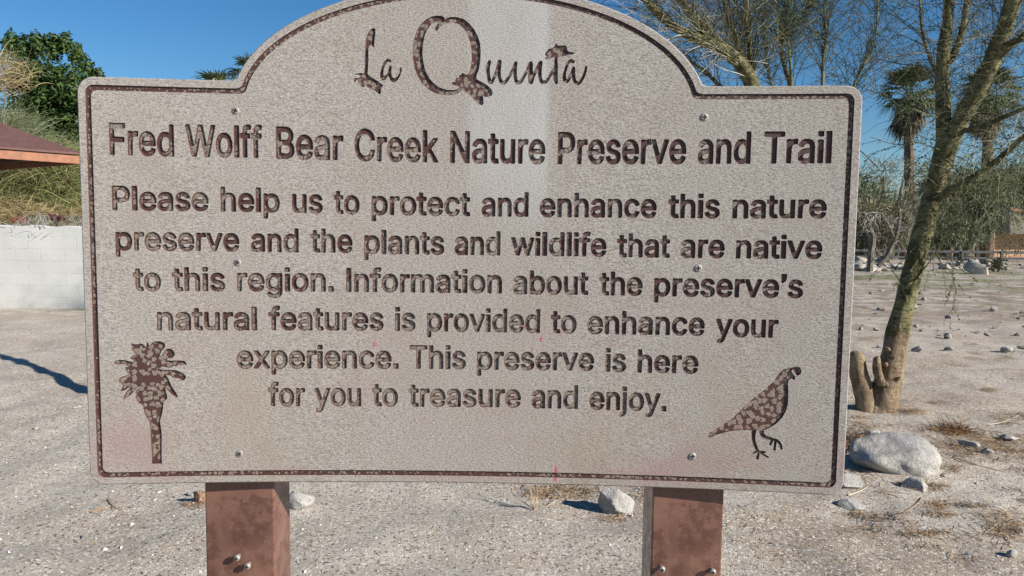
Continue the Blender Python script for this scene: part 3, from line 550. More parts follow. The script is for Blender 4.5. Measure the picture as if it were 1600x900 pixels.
# ---------------------------------------------------------------- the park sign
BEND = 0.0796                                    # the board has bowed: its middle lies further back than its ends
W, HS = 1.5, 0.8012
EL = (0.748, 0.7543, 0.4629, 0.2412)             # the ellipse of the arched top
PANEL = Vector((-0.09335, 1.53423, CAM_H-0.52948))
def bend(u, v, d): x = u-W/2; return Vector((x, -BEND*x*x+d, v))
def outline(d):
    """board outline inset by d, counter-clockwise from the lower left corner"""
    pts = []; r = max(0.030-d, 0.012)
    def corner(cx, cy, a0):
        for k in range(9): a = radians(a0+90*k/8); pts.append((cx+r*cos(a), cy+r*sin(a)))
    l, rt, b, t = d, W-d, d, HS-d
    corner(l+r, b+r, 180); corner(rt-r, b+r, 270); corner(rt-r, t-r, 0)
    ea, eb = EL[2]-d, EL[3]-d
    th = math.asin((t-EL[1])/eb)
    for s in (1, -1):
        arc = [(EL[0]+ea*cos(a), EL[1]+eb*sin(a)) for a in [th+(pi/2-th)*k/40 for k in range(41)]]
        if s < 0: arc = [(2*EL[0]-x, y) for x, y in reversed(arc)]
        if s > 0: foot = (arc[0][0]+0.011, t); step = [foot, (arc[0][0]+0.006, t+0.0008), (arc[1][0]+0.002, t+0.004)] + arc[1:]
        else: foot = (arc[-1][0]-0.011, t); step = arc[1:-1] + [(arc[-2][0]-0.002, t+0.004), (arc[-1][0]-0.006, t+0.0008), foot]
        pts.extend(step)
    corner(l+r, t-r, 90)
    return pts
def densify(L, st=0.02):
    o = []
    for i, a in enumerate(L):
        b = L[(i+1) % len(L)]; n = max(1, int(math.hypot(b[0]-a[0], b[1]-a[1])/st))
        o += [(a[0]+(b[0]-a[0])*k/n, a[1]+(b[1]-a[1])*k/n) for k in range(n)]
    return o
def glyph_loops(line):
    tab = TITLE_GLYPHS if line == 0 else BODY_GLYPHS; loops = []
    for txt, u0, u1, v0, v1, h, ln in WORDS:
        if ln != line: continue
        xs_, x = [], 0
        for ch in txt: xs_.append(x); x += tab[ch][0]
        first = min(min(L[0::2]) for L in tab[txt[0]][1]); last = xs_[-1]+max(max(L[0::2]) for L in tab[txt[-1]][1])
        sx = (u1-u0)/(last-first)
        for ch, off in zip(txt, xs_):
            for L in tab[ch][1]:
                q = []
                for i in range(0, len(L), 2):
                    f = (off+L[i]-first)*sx
                    q.append(((u0+f)/1000, (v0+(v1-v0)*f/(u1-u0)+L[i+1]*h/1000)/1000))
                loops.append(q)
    return loops
def unpack(T): return [[(L[i]/10000, L[i+1]/10000) for i in range(0, len(L), 2)] for L in T]
groove_o, groove_i = densify(outline(0.0152)), densify(outline(0.0254))[::-1]
CUTS = {'border_groove': [groove_o, groove_i], 'heading': glyph_loops(0),
        'logo': unpack(LOGO_OUTLINES), 'palm_emblem': unpack(PALM_OUTLINES), 'quail_emblem': unpack(QUAIL_OUTLINES)}
for k in range(1, 7): CUTS['text_line_%d' % k] = glyph_loops(k)
def fill(loops, depth):
    """triangulate the area inside an odd number of loops; a grid of inner points lets the sheet follow the bow"""
    pts, edges = [], []
    for L in loops:
        n = len(pts); pts += [Vector(q) for q in L]; edges += [(n+i, n+(i+1) % len(L)) for i in range(len(L))]
    x0, x1 = min(q.x for q in pts), max(q.x for q in pts); y0, y1 = min(q.y for q in pts), max(q.y for q in pts)
    for i in range(1, 75):
        for j in range(1, 26):
            q = Vector((W*(i+0.01*j)/75, 1.0*(j+0.013*i)/26))
            if x0 < q.x < x1 and y0 < q.y < y1: pts.append(q)
    vs, _, fs = delaunay_2d_cdt(pts, edges, [], 0, 1e-7)[:3]
    V = np.array([(q.x, q.y) for q in vs]); F = np.array(fs); C = V[F].mean(1)
    A = np.concatenate([np.array(L) for L in loops]); B = np.concatenate([np.roll(np.array(L), -1, 0) for L in loops])
    keep = np.zeros(len(C), bool); dy = np.where(A[:, 1] == B[:, 1], 1, B[:, 1]-A[:, 1])
    for i in range(0, len(C), 500):
        c = C[i:i+500]; cy = c[:, 1:2]
        cross = ((A[:, 1] > cy) != (B[:, 1] > cy)) & (c[:, 0:1] < (B[:, 0]-A[:, 0])*(cy-A[:, 1])/dy + A[:, 0])
        keep[i:i+500] = cross.sum(1) % 2 == 1
    e1, e2 = V[F[:, 1]]-V[F[:, 0]], V[F[:, 2]]-V[F[:, 0]]
    keep &= abs(e1[:, 0]*e2[:, 1]-e1[:, 1]*e2[:, 0]) > 1e-11
    bm = bmesh.new(); bv = [bm.verts.new(bend(x, y, depth)) for x, y in V]
    for f in F[keep]: 
        g = bm.faces.new([bv[i] for i in f])
        g.normal_update()
        if (g.normal.y > 0) : g.normal_flip()
    for v in [v for v in bm.verts if not v.link_faces]: bm.verts.remove(v)
    return bm
def inward(loops, k):
    """the loops moved a little into the cut"""
    tot = sum(x*q[1]-q[0]*y for L in loops for (x, y), q in zip(L, L[1:]+L[:1])); sg = 1 if tot > 0 else -1; out = []
    for L in loops:
        n = len(L); o = []
        for i in range(n):
            a, p, b = L[i-1], L[i], L[(i+1) % n]
            d1 = Vector((p[0]-a[0], p[1]-a[1])); d2 = Vector((b[0]-p[0], b[1]-p[1]))
            if d1.length < 1e-9 or d2.length < 1e-9: o.append(p); continue
            t = d1.normalized()+d2.normalized(); t = t.normalized() if t.length > 1e-6 else d1.normalized()
            o.append((p[0]-t.y*k*sg, p[1]+t.x*k*sg))
        out.append(o)
    return out
def walls(bm, loops, loops2, d0, d1):
    for L, K in zip(loops, loops2):
        a = [bm.verts.new(bend(x, y, d0)) for x, y in L]; b = [bm.verts.new(bend(x, y, d1)) for x, y in K]
        for i in range(len(L)):
            j = (i+1) % len(L); f = bm.faces.new((a[i], a[j], b[j], b[i])); f.material_index = 1

# board face: grainy weathered grey plastic with stains
m = M('weathered_board', 0.62, 0.35)
gr = m.noise(1, 3, 0.75, co=m.scaled((150, 60, 430)))
gr2 = m.noise(1, 2, 0.6, co=m.scaled((300, 60, 560)))
c = m.mix(m.rng(gr, 0.27, 0.71), (0.136, 0.118, 0.104), (0.355, 0.322, 0.290))
c = m.mix(m.rng(gr2, 0.42, 0.72, 0, 0.65), c, (0.46, 0.435, 0.41))
c = m.mix(m.rng(m.noise(7, 5, 0.6, dist=.6), 0.45, 0.78, 0, 0.38), c, (0.235, 0.19, 0.15))            # tan water stains
lowz = m.rng(m.axis(2), 0.50, 0.05)
c = m.mix(m.mth('MULTIPLY', lowz, m.rng(m.noise(1, 4, 0.6, co=m.scaled((6, 6, 3.4))), 0.42, 0.72, 0, 0.38)), c, (0.27, 0.21, 0.15))
c = m.mix(m.mth('MULTIPLY', lowz, m.rng(m.noise(1, 4, 0.6, co=m.scaled((4, 4, 7))), 0.48, 0.74, 0, 0.65)), c, (0.275, 0.18, 0.175))   # faint pink smears
def box_mask(x0, x1, z0, z1, sx, sz):
    a = m.mth('MULTIPLY', m.rng(m.axis(0), x0-sx, x0+sx), m.rng(m.axis(0), x1+sx, x1-sx))
    return m.mth('MULTIPLY', a, m.mth('MULTIPLY', m.rng(m.axis(2), z0-sz, z0+sz), m.rng(m.axis(2), z1+sz, z1-sz)))
glare = m.mth('MULTIPLY', box_mask(-0.002, 0.152, 0.57, 2, 0.010, 0.10), m.rng(m.axis(0), -0.05, 0.16, 0.35, 0.95, False))
c = m.mix(m.mth('MULTIPLY', glare, m.rng(m.noise(1, 4, 0.6, co=m.scaled((9, 9, 5))), 0.2, 0.7, 0.4, 0.8)), c, (0.40, 0.40, 0.40))  # pale reflected glare painted as a band into the board colour
spots = [(0.0958+.05, .2997, .0022, .0045, 1), (.0781+.05, .2786, .0019, .0034, 1), (.1302+.05, .0234, .004, .016, .9), (.351, .0283, .06, .008, .35), (-.19, .285, .0035, .006, .6), (-.205, .31, .003, .005, .5),
         (.115, .325, .006, .004, .6), (.085, .345, .005, .005, .5), (-.02, .165, .006, .004, .7), (.05, .15, .035, .007, .3), (.28, .29, .05, .006, .28), (-.36, .022, .06, .01, .5), (.0, .012, .12, .01, .45), (.52, .055, .09, .012, .3), (.19, .31, .012, .006, .35)]
n_ = m.noise(60, 3, 0.6)
for x, z, rx, rz, k in spots:
    d = m.n('ShaderNodeVectorMath', operation='SUBTRACT'); m.l(m.co, d.inputs[0]); d.inputs[1].default_value = (x, 0, z)
    e = m.scaled((1/rx, 0, 1/rz), d.outputs[0]); ln = m.n('ShaderNodeVectorMath', operation='LENGTH'); m.l(e, ln.inputs[0])
    c = m.mix(m.rng(m.mth('ADD', ln.outputs['Value'], m.mth('MULTIPLY', n_, 0.9)), 1.75, 1.1, 0, k*(.95 if k > .55 else .5)), c, (0.36, 0.06, 0.11) if k > .55 else (0.30, 0.15, 0.155))
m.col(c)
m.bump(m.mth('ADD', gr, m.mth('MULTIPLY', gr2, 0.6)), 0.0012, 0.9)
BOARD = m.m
def engraved(name, scale, kind):
    """brown paint left in the cut, with blotches worn through to the grey tan core"""
    m = M(name, 0.5, 0.45)
    xz = m.n('ShaderNodeCombineXYZ'); m.l(m.axis(0), xz.inputs[0]); m.l(m.axis(2), xz.inputs[1]); nz = m.n('ShaderNodeTexNoise'); m.l(m.co, nz.inputs['Vector']); nz.inputs['Scale'].default_value = 130; nz.inputs['Detail'].default_value = 3
    va = m.n('ShaderNodeVectorMath', operation='MULTIPLY_ADD'); m.l(nz.outputs['Color'], va.inputs[0]); va.inputs[1].default_value = (.011, .011, 0); m.l(xz.outputs[0], va.inputs[2]); xz = va.outputs[0]
    wob = m.mth('SUBTRACT', m.noise(210, 4, 0.7), 0.5); blot = m.mth('SUBTRACT', m.noise(26, 3, 0.55), 0.5)
    f1 = m.voro(scale, 'F1', xz, dim='2D'); edge = m.voro(scale*0.8, 'DISTANCE_TO_EDGE', xz, dim='2D')
    if kind == 'emblem': e = m.mth('ADD', m.mth('SUBTRACT', 0.40, f1), m.mth('ADD', m.mth('MULTIPLY', wob, 0.7), m.mth('MULTIPLY', blot, 0.4))); w0, w1 = -0.03, 0.05
    elif kind == 'groove': e = m.mth('ADD', m.mth('SUBTRACT', 0.34, f1), m.mth('ADD', m.mth('MULTIPLY', wob, 0.6), m.mth('MULTIPLY', m.mth('SUBTRACT', m.noise(5, 3), 0.52), 1.3))); w0, w1 = -0.04, 0.08
    else:
        low = m.rng(m.axis(2), 0.56, 0.16, -0.05, 0.14, False); right = m.rng(m.axis(0), 0.15, 0.6, 0.0, 0.17, False)
        e = m.mth('ADD', m.mth('SUBTRACT', m.mth('MULTIPLY', m.mth('MINIMUM', edge, 0.12), 2.2), 0.20), m.mth('ADD', m.mth('MULTIPLY', wob, 0.35), m.mth('MULTIPLY', blot, 1.15)))
        e = m.mth('ADD', e, m.mth('SUBTRACT', low, right)); w0, w1 = -0.03, 0.06
    k = m.rng(e, w0, w1)
    tan_ = m.mix(m.rng(m.noise(260, 3, 0.7), 0.35, 0.7), (0.135, 0.105, 0.085), (0.265, 0.222, 0.187))
    tan_ = m.mix(m.mth('MULTIPLY', m.rng(m.axis(2), 0.32, 0.12), m.rng(m.noise(6, 3), .4, .65, 0, .55)), tan_, (0.25, 0.165, 0.13))
    m.col(m.mix(k, (0.062, 0.027, 0.023), tan_)); m.bump(m.mth('ADD', k, m.noise(300, 3, 0.6)), 0.0012, 0.7)
    return m.m
ENG_T = engraved('engraved_lettering_paint', 90, 'text'); ENG_E = engraved('engraved_emblem_paint', 82, 'emblem'); ENG_G = engraved('engraved_groove_paint', 120, 'groove')
ENG_L = engraved('engraved_logo_paint', 95, 'emblem')
m = M('cut_edge_paint', 0.45, 0.5); m.col(m.mix(m.rng(m.noise(90, 4, .7), .4, .75), (0.055, 0.022, 0.018), (0.10, 0.052, 0.042))); CUTWALL = m.m
m = M('screw_steel', 0.55, 0.4); m.b.inputs['Metallic'].default_value = 0.25; m.col(m.mix(m.rng(m.noise(300, 3), .35, .7), (0.33, 0.31, 0.295), (0.20, 0.18, 0.165))); STEEL = m.m
m = M('slot_dark', 0.9); m.col((0.02, 0.018, 0.016)); SLOT = m.m
m = M('post_brown_paint', 0.33, 0.5)
zz = m.axis(2)
c = m.mix(m.rng(m.noise(9, 5, 0.65), 0.3, 0.7), (0.115, 0.052, 0.039), (0.185, 0.095, 0.071))
c = m.mix(m.rng(m.noise(1, 5, 0.7, co=m.scaled((60, 60, 30))), 0.55, 0.75, 0, 0.5), c, (0.26, 0.17, 0.14))
c = m.mix(m.rng(m.mth('ADD', m.noise(24, 5, 0.7), m.mth('MULTIPLY', m.rng(zz, 0.235, 0.225), 0.10)), 0.57, 0.66, 0, 0.65), c, (0.075, 0.032, 0.023))
c = m.mix(m.rng(m.noise(1, 4, .6, co=m.scaled((5, 5, 2.2))), .5, .72, 0, .6), c, (0.235, 0.125, 0.085))
c = m.mix(m.rng(m.voro(420, out='Color'), 0.93, 0.97, 0, 0.5), c, (0.4, 0.33, 0.3))
m.col(c); m.b.inputs['Roughness'].default_value = 0.34
m.l(m.rng(m.noise(40, 4, .6), .3, .7, .18, .42), m.b.inputs['Roughness'])
m.bump(m.noise(420, 3, 0.6), 0.0006, 0.5); POSTM = m.m

sign = empty('park_sign', (PANEL.x, 1.6, 0), 'big weathered grey board with an arched top and engraved brown lettering on two brown posts', 'sign')
offs = PANEL - Vector(sign.location)
# bevelled edge, side and back of the board (22 mm thick)
o0, o1, T = [], [], 0.022
_a, _b = outline(0.0022), outline(0.0)
for i in range(len(_a)):
    p, q, p2, q2 = _a[i], _b[i], _a[(i+1) % len(_a)], _b[(i+1) % len(_a)]; n = max(1, int(math.hypot(q2[0]-q[0], q2[1]-q[1])/0.02))
    for k in range(n): o0.append((p[0]+(p2[0]-p[0])*k/n, p[1]+(p2[1]-p[1])*k/n)); o1.append((q[0]+(q2[0]-q[0])*k/n, q[1]+(q2[1]-q[1])*k/n))
bm = fill([o0] + [L for q in CUTS.values() for L in q], 0.0)
def ring(L, d): return [bm.verts.new(bend(x, y, d)) for x, y in L]
R0, R1, R2 = ring(o0, 0.0), ring(o1, 0.0022), ring(o1, T)
for A, B in ((R0, R1), (R1, R2)):
    for i in range(len(A)):
        j = (i+1) % len(A); bm.faces.new((A[i], B[i], B[j], A[j]))
bb = fill([o1], T); tmpme = bpy.data.meshes.new('b'); bb.to_mesh(tmpme); bb.free(); bm.from_mesh(tmpme); bpy.data.meshes.remove(tmpme)
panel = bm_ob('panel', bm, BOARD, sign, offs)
for nm, loops in CUTS.items():
    inner = inward(loops, 0.0011); bm = fill(inner, 0.0034); walls(bm, loops, inner, 0.0, 0.0034)
    cut = bm_ob('text_line' if nm[:4] == 'text' else nm, bm, {'border_groove': ENG_G, 'logo': ENG_L, 'palm_emblem': ENG_E, 'quail_emblem': ENG_E}.get(nm, ENG_T), panel); cut.data.materials.append(CUTWALL)
for i, (u, v) in enumerate([(0.2933, 0.7433), (1.207, 0.7418), (0.2921, 0.4474), (1.2042, 0.4477), (0.2894, 0.0601), (1.2049, 0.0677)]):
    bm = bmesh.new(); c0 = bend(u, v, 0)
    prof = [(0.0074, 0.0005), (0.0074, -0.0008), (0.0060, -0.0018), (0.0030, -0.0023)]
    rings = [[bm.verts.new((r*cos(2*pi*k/20), d, r*sin(2*pi*k/20))) for k in range(20)] for r, d in prof]
    for a, b in zip(rings, rings[1:]):
        for k in range(20): bm.faces.new((a[k], a[(k+1) % 20], b[(k+1) % 20], b[k]))
    bm.faces.new(rings[-1])
    s_ = bm_ob('screw', bm, STEEL, panel, c0)
    bm = bmesh.new(); a = [0.35, 0.1, 0.5, 0.0, 0.8, 0.05][i]
    for q in (a, a+pi/2): add_box(bm, (0, -0.00235 - (0.00012 if q > 1.2 else 0), 0), (0.0088, 0.0005, 0.0024), Matrix.Rotation(q, 3, 'Y'))
    bm_ob('cross_recess', bm, SLOT, s_)
# posts: brown painted steel tubes
def post(x0, x1, yf, depth, bolts):
    cx = (x0+x1)/2; bm = bmesh.new(); add_box(bm, (0, 0, 0), (x1-x0, depth, 2.0), None, 0.0035)
    o = bm_ob('post', bm, POSTM, sign, Vector((cx, yf+depth/2, 0.70)) - Vector(sign.location), False)
    for px, py in bolts:
        q = P3(px, py, yf-0.016); bm = bmesh.new()
        prof = [(0.0, -0.0165), (0.0042, -0.016), (0.0066, -0.0135), (0.0070, -0.010), (0.0052, -0.0095), (0.0042, -0.0085), (0.0042, 0.004)]
        rings = [[bm.verts.new((max(r, 1e-5)*cos(2*pi*k/14), d, max(r, 1e-5)*sin(2*pi*k/14))) for k in range(14)] for r, d in prof]
        for a, b in zip(rings, rings[1:]):
            for k in range(14): bm.faces.new((a[k], a[(k+1) % 14], b[(k+1) % 14], b[k]))
        bo = bm_ob('bolt', bm, STEEL, o, Vector((q.x, yf, q.z)) - Vector((cx, yf+depth/2, 0.70)), True)
        bm = bmesh.new()
        for a in (0.2, 0.2+pi/2): add_box(bm, (0, -0.0166 - (0.0001 if a > 1 else 0), 0), (0.007, 0.0006, 0.002), Matrix.Rotation(a, 3, 'Y'))
        bm_ob('cross_recess', bm, SLOT, bo)
    return o
yf = 1.5475
post(P3(320.5, 810, yf).x, P3(428.5, 810, yf).x, yf, 0.112, [(369, 873), (385.5, 886)])
post(P3(1019, 810, yf).x, P3(1130, 810, yf).x, yf, 0.112, [(1035, 891), (1114.5, 895)])
# ---------------------------------------------------------------- garden wall, canopy and plants on the left
m = M('white_block_paint', 0.75, 0.3)
def brick(m, sx, sz, mort, co=None):
    v = m.n('ShaderNodeCombineXYZ'); m.l(m.axis(0), v.inputs[0]); m.l(m.axis(2), v.inputs[1])
    b = m.n('ShaderNodeTexBrick'); m.l(v.outputs[0], b.inputs['Vector'])
    b.inputs['Scale'].default_value = 1; b.inputs['Brick Width'].default_value = sx; b.inputs['Row Height'].default_value = sz
    b.inputs['Mortar Size'].default_value = mort; b.inputs['Mortar Smooth'].default_value = 0.6
    b.inputs['Color1'].default_value = (1, 1, 1, 1); b.inputs['Color2'].default_value = (.9, .9, .9, 1); b.inputs['Mortar'].default_value = (0, 0, 0, 1)
    return b.outputs
bo = brick(m, 0.40, 0.20, 0.006)
crumb = m.rng(m.noise(11, 4, .7), 0.40, 0.62)
c = m.mix(m.rng(m.noise(1.6, 4, .6), .35, .7), (0.47, 0.47, 0.45), (0.53, 0.53, 0.505))
c = m.mix(m.mth('MULTIPLY', bo['Fac'], m.mth('MULTIPLY', crumb, 0.28)), c, (0.28, 0.285, 0.28))
c = m.mix(m.mth('MULTIPLY', m.rng(m.axis(2), 0.22, 0.0), m.rng(m.noise(9, 4, .6), .35, .7, 0, .6)), c, (0.34, 0.31, 0.27))
m.col(c); m.bump(m.mth('SUBTRACT', m.mth('MULTIPLY', m.noise(30, 4, .6), .3), m.mth('MULTIPLY', bo['Fac'], crumb)), 0.006, 0.6)
WALL = m.m
wy = 12.55; wx0, wx1 = -16.0, -3.6; wn = 250
bm = bmesh.new(); fr, bk = [], []
for i in range(wn+1):
    x = wx0+(wx1-wx0)*i/wn; top = 1.375 + 0.014*sin(x*11.0)+0.012*noise.noise(Vector((x*2.3, 0, 0)))
    fr.append([bm.verts.new((x, 0, z)) for z in (-0.3, 0.6, top-0.012)] + [bm.verts.new((x, 0.012, top))])
    bk.append([bm.verts.new((x, 0.19, z)) for z in (-0.3, 0.6, top-0.012)] + [bm.verts.new((x, 0.178, top))])
for i in range(wn):
    for k in range(3):
        bm.faces.new((fr[i][k], fr[i+1][k], fr[i+1][k+1], fr[i][k+1])); bm.faces.new((bk[i+1][k], bk[i][k], bk[i][k+1], bk[i+1][k+1]))
    bm.faces.new((fr[i][3], fr[i+1][3], bk[i+1][3], bk[i][3]))
for q in (0, wn):
    for k in range(3): bm.faces.new((fr[q][k], fr[q][k+1], bk[q][k+1], bk[q][k]))
wl = bm_ob('garden_wall', bm, WALL, None, (0, wy, 0)); tag(wl, 'white painted block wall with a wavy top edge at the far left', 'wall')

# hip roofed shade canopy
CX = Vector((-8.81, 15.6, 2.735)); e1 = Vector((-.59, -.81, 0)); e2 = Vector((-.81, .59, 0)); LN = 4.1; AP = CX+(e1+e2)*LN/2+Vector((0, 0, 1.14))
can = empty('shade_canopy', ((CX+(e1+e2)*LN/2).x, (CX+(e1+e2)*LN/2).y, 0), 'maroon hip roofed shade canopy with an orange edge rising behind the white wall', 'canopy')
def pm(name, a, b, rough=.6, sc=8):
    m = M(name, rough, .3); m.col(m.mix(m.rng(m.noise(sc, 4, .6), .3, .7), a, b)); return m.m
MAROON = pm('maroon_roof', (0.095, 0.048, 0.042), (0.12, 0.062, 0.054)); ORANGE = pm('orange_trim', (0.22, 0.095, 0.055), (0.29, 0.13, 0.075)); UNDER = pm('canopy_underside', (0.10, 0.06, 0.035), (0.14, 0.08, 0.05))
cs = [CX, CX+e1*LN, CX+(e1+e2)*LN, CX+e2*LN]; L0 = Vector(can.location)
bm = bmesh.new(); ct = (CX+(e1+e2)*LN/2)
def shell(k, dz): return [bm.verts.new(ct+(p-ct)*k+Vector((0, 0, dz))-L0) for p in cs]
lo = shell(1.012, 0.05); hi = shell(1.012, 0.09); a0 = bm.verts.new(AP-L0); a1 = bm.verts.new(AP+Vector((0, 0, .05))-L0)
for i in range(4):
    j = (i+1) % 4; bm.faces.new((hi[i], hi[j], a1)); bm.faces.new((lo[j], lo[i], a0)); bm.faces.new((lo[i], lo[j], hi[j], hi[i]))
bmesh.ops.recalc_face_normals(bm, faces=bm.faces); bm_ob('roof', bm, MAROON, can)
for i in range(4):
    a, b = cs[i], cs[(i+1) % 4]; d = (b-a).normalized(); n = Vector((d.y, -d.x, 0)); bm = bmesh.new()
    add_box(bm, (a+b)/2-L0+Vector((0, 0, -.055)), (LN+.05, .06, .16), Matrix.Rotation(math.atan2(d.y, d.x), 3, 'Z'), .008)
    bm_ob('fascia', bm, ORANGE, can)
bm = bmesh.new()
for i in range(1, 8):
    p, q = CX+e1*LN*i/8, CX+e1*LN*i/8+e2*LN; d = (q-p).normalized(); add_box(bm, (p+q)/2-L0+Vector((0, 0, -.02)), (LN-.1, .05, .10), Matrix.Rotation(math.atan2(d.y, d.x), 3, 'Z'))
bm_ob('rafters', bm, UNDER, can)
bm = bmesh.new(); add_box(bm, (0, 0, 2.1), (.2, .2, 4.3), None, .01); bm_ob('post', bm, UNDER, can)

def foliage_clump(G, c, rad, n, sz, r, asp=1.6, up=0.3):
    for _ in range(n):
        d = rvec(r); d = d.normalized() if d.length > 1e-3 else Vector((0, 0, 1))
        q = r.random()**0.35
        p = c + Vector((d.x*rad[0], d.y*rad[1], d.z*rad[2]))*q
        nrm = (d+rvec(r, .9)+Vector((0, 0, up))).normalized(); u = nrm.orthogonal().normalized(); u = (Matrix.Rotation(r.uniform(0, 6.3), 3, nrm) @ u)
        s = sz*r.uniform(.6, 1.3); G.leaf(p, u*s*asp/2, nrm.cross(u)*s/2)
# dense dark green tree
def ficus():
    r = random.Random(4); base = Vector((-13.8, 25, 0)); root = empty('ficus_tree', base, 'dense dark green rounded leafy tree behind the canopy', 'tree')
    G = Geo(); a, b = catmull([base, base+Vector((.1, 0, 1.6)), base+Vector((0, .1, 3.6))], [.24, .18, .10], 4); G.tube(a, b, 8)
    for k in range(9):
        e = base+Vector((r.uniform(-2, 2), r.uniform(-1.5, 1.5), r.uniform(3, 5.8))); a, b = catmull([base+Vector((0, 0, 1.4+.2*k)), base.lerp(e, .5)+Vector((0, 0, 1)), e], [.1, .06, .02], 4); G.tube(a, b, 5)
    G.build('trunk', BARK, root)
    G = Geo(); prof = [(5, 200, 2.6), (40, 65, 2.2), (75, 60, 2.0), (105, 80, 2.0), (130, 110, 1.6), (150, 130, 1.2)]
    for k in range(330):
        px, y0, _ = prof[k % 6]; px += r.uniform(-22, 20); py = y0+20+r.random()**0.8*230
        c = P3(min(px, 215), py, 25+r.uniform(-1.6, .8)); s = r.uniform(.3, .66)
        foliage_clump(G, c, (s, s, s*.8), 150, .075, r, 2.2)
    for k in range(26):
        px = 8+k*6.0+r.uniform(-3, 3); y0 = 60 if px < 105 else 60+(px-105)*1.15
        c = P3(px, y0+r.uniform(2, 22), 25+r.uniform(-.6, .6)); foliage_clump(G, c, (.18, .18, .36), 110, .075, r, 2.4)
    G.build('crown', FICUS, root)
BARK = pm('grey_bark', (0.10, 0.085, 0.065), (0.19, 0.165, 0.13), .9, 14)
FICUS = leaf_mat('ficus_leaf', [(0.012, 0.030, 0.008), (0.03, 0.062, 0.014), (0.055, 0.095, 0.022), (0.085, 0.125, 0.035), (0.03, 0.055, 0.014)], 0.5, .18)
ficus()
# wispy shrubs made of fine drooping strands
def wispy(name, label, cat, region, d, n, ln, cols, seed, up=1.0, wd=.006, droop=.35, lean=0.0, trans=.15):
    r = random.Random(seed); pts = [P3(px, py, d) for px, py in region]; x0, x1 = min(p.x for p in pts), max(p.x for p in pts)
    z0, z1 = min(p.z for p in pts), max(p.z for p in pts); base = Vector(((x0+x1)/2, d, 0)); root = empty(name, base, label, cat)
    G = Geo(); poly = [(p.x, p.z) for p in pts]
    def inside(x, z):
        s = False
        for i in range(len(poly)):
            (xa, za), (xb, zb) = poly[i], poly[i-1]
            if (za > z) != (zb > z) and x < (xb-xa)*(z-za)/(zb-za)+xa: s = not s
        return s
    k = 0; tr = 0
    while k < n and tr < n*20:
        tr += 1; x, z = r.uniform(x0, x1), r.uniform(z0, z1)
        if not inside(x, z): continue
        k += 1; p = Vector((x, d+r.uniform(-1, 1)*.9, z)); dr = Vector((r.gauss(lean, .55), r.gauss(0, .4), up+r.gauss(0, .4))).normalized(); L = ln*r.uniform(.5, 1.3); P = [p]
        for q in range(4):
            dr = (dr+Vector((r.gauss(0, .18), r.gauss(0, .18), -droop*r.random()))).normalized(); P.append(P[-1]+dr*L/4)
        G.blade(P, wd*r.uniform(.6, 1.5), dr.cross(Vector((r.gauss(0, .3), 1, r.gauss(0, .3)))).normalized())
    G.build('crown', leaf_mat(name+'_strand', cols, .7, trans), root)
    T = Geo()
    for q in range(6):
        e = Vector((r.uniform(x0, x1)*.6+base.x*.4, d+r.uniform(-.3, .3), z0+(z1-z0)*r.uniform(.3, .7))); a, b = catmull([base+Vector((r.uniform(-.3, .3), 0, -.05)), base.lerp(e, .5)+rvec(r, .15), e], [.05, .035, .012], 4); T.tube(a, b, 5)
    T.build('trunk', BARK, root)
OL = [(0.085, 0.10, 0.05), (0.13, 0.155, 0.075), (0.19, 0.21, 0.115), (0.24, 0.25, 0.15), (0.10, 0.13, 0.06)]
wispy('feathery_shrub', 'tall grey green feathery shrub in front of the dark leafy tree', 'shrub', [(-60, 205), (0, 182), (22, 190), (45, 225), (85, 245), (140, 262), (140, 285), (-60, 290)], 20.0, 9000, .8, OL, 6, .8, .0075, .5, .25)
wispy('dry_plume_shrub', 'straw coloured dry plumes at the top left edge above the canopy', 'shrub', [(-70, 90), (0, 85), (16, 95), (24, 120), (10, 145), (-70, 160)], 19.0, 900, .55, [(0.30, 0.23, 0.12), (0.40, 0.31, 0.17), (0.24, 0.19, 0.10), (0.30, 0.27, 0.14)], 7, 1.0, .008, .5, .3)
wispy('green_grass_shrub', 'green grassy shrub between the canopy and the white wall', 'shrub', [(-70, 245), (150, 240), (150, 345), (-70, 330)], 19.0, 8500, .7, [(0.10, 0.125, 0.04), (0.16, 0.185, 0.065), (0.22, 0.22, 0.09), (0.28, 0.24, 0.12), (0.12, 0.15, 0.05)], 8, .9, .0075, .7, .25)
wispy('dry_grass_shrub', 'tan dry grass along the top of the white wall', 'shrub', [(-70, 312), (20, 318), (60, 330), (135, 338), (135, 375), (-70, 375)], 14.0, 2600, .4, [(0.26, 0.19, 0.09), (0.33, 0.25, 0.13), (0.19, 0.16, 0.07), (0.22, 0.14, 0.08)], 9, .8, .0065, .8)
wispy('grey_sage_bush', 'small silver grey bush peeping over the white wall beside the sign', 'bush', [(62, 346), (85, 338), (118, 343), (128, 372), (58, 372)], 13.4, 800, .15, [(0.24, 0.24, 0.21), (0.33, 0.33, 0.30), (0.18, 0.17, 0.13)], 10, .9, .005, .3)
def flowers(name, label, px, py, n, cols, sz, seed):
    r = random.Random(seed); c = P3(px, py-3, 12.95); root = empty(name, (c.x, c.y, 0), label, 'flowers'); G = Geo(); foliage_clump(G, c, (.17, .1, .07), n, sz, r, 1.2)
    G.build('blossoms', leaf_mat(name+'_petal', cols, .6, .2), root); T = Geo()
    for k in range(5): T.tube([Vector((c.x, c.y, 0))+rvec(r, .02), c+rvec(r, .06)], [.008, .004], 4)
    T.build('stems', BARK, root)
flowers('red_flowers', 'crimson blossoms showing over the top of the white wall', 32, 347, 45, [(0.35, 0.02, 0.03), (0.5, 0.05, 0.07), (0.25, 0.02, 0.03)], .035, 3)
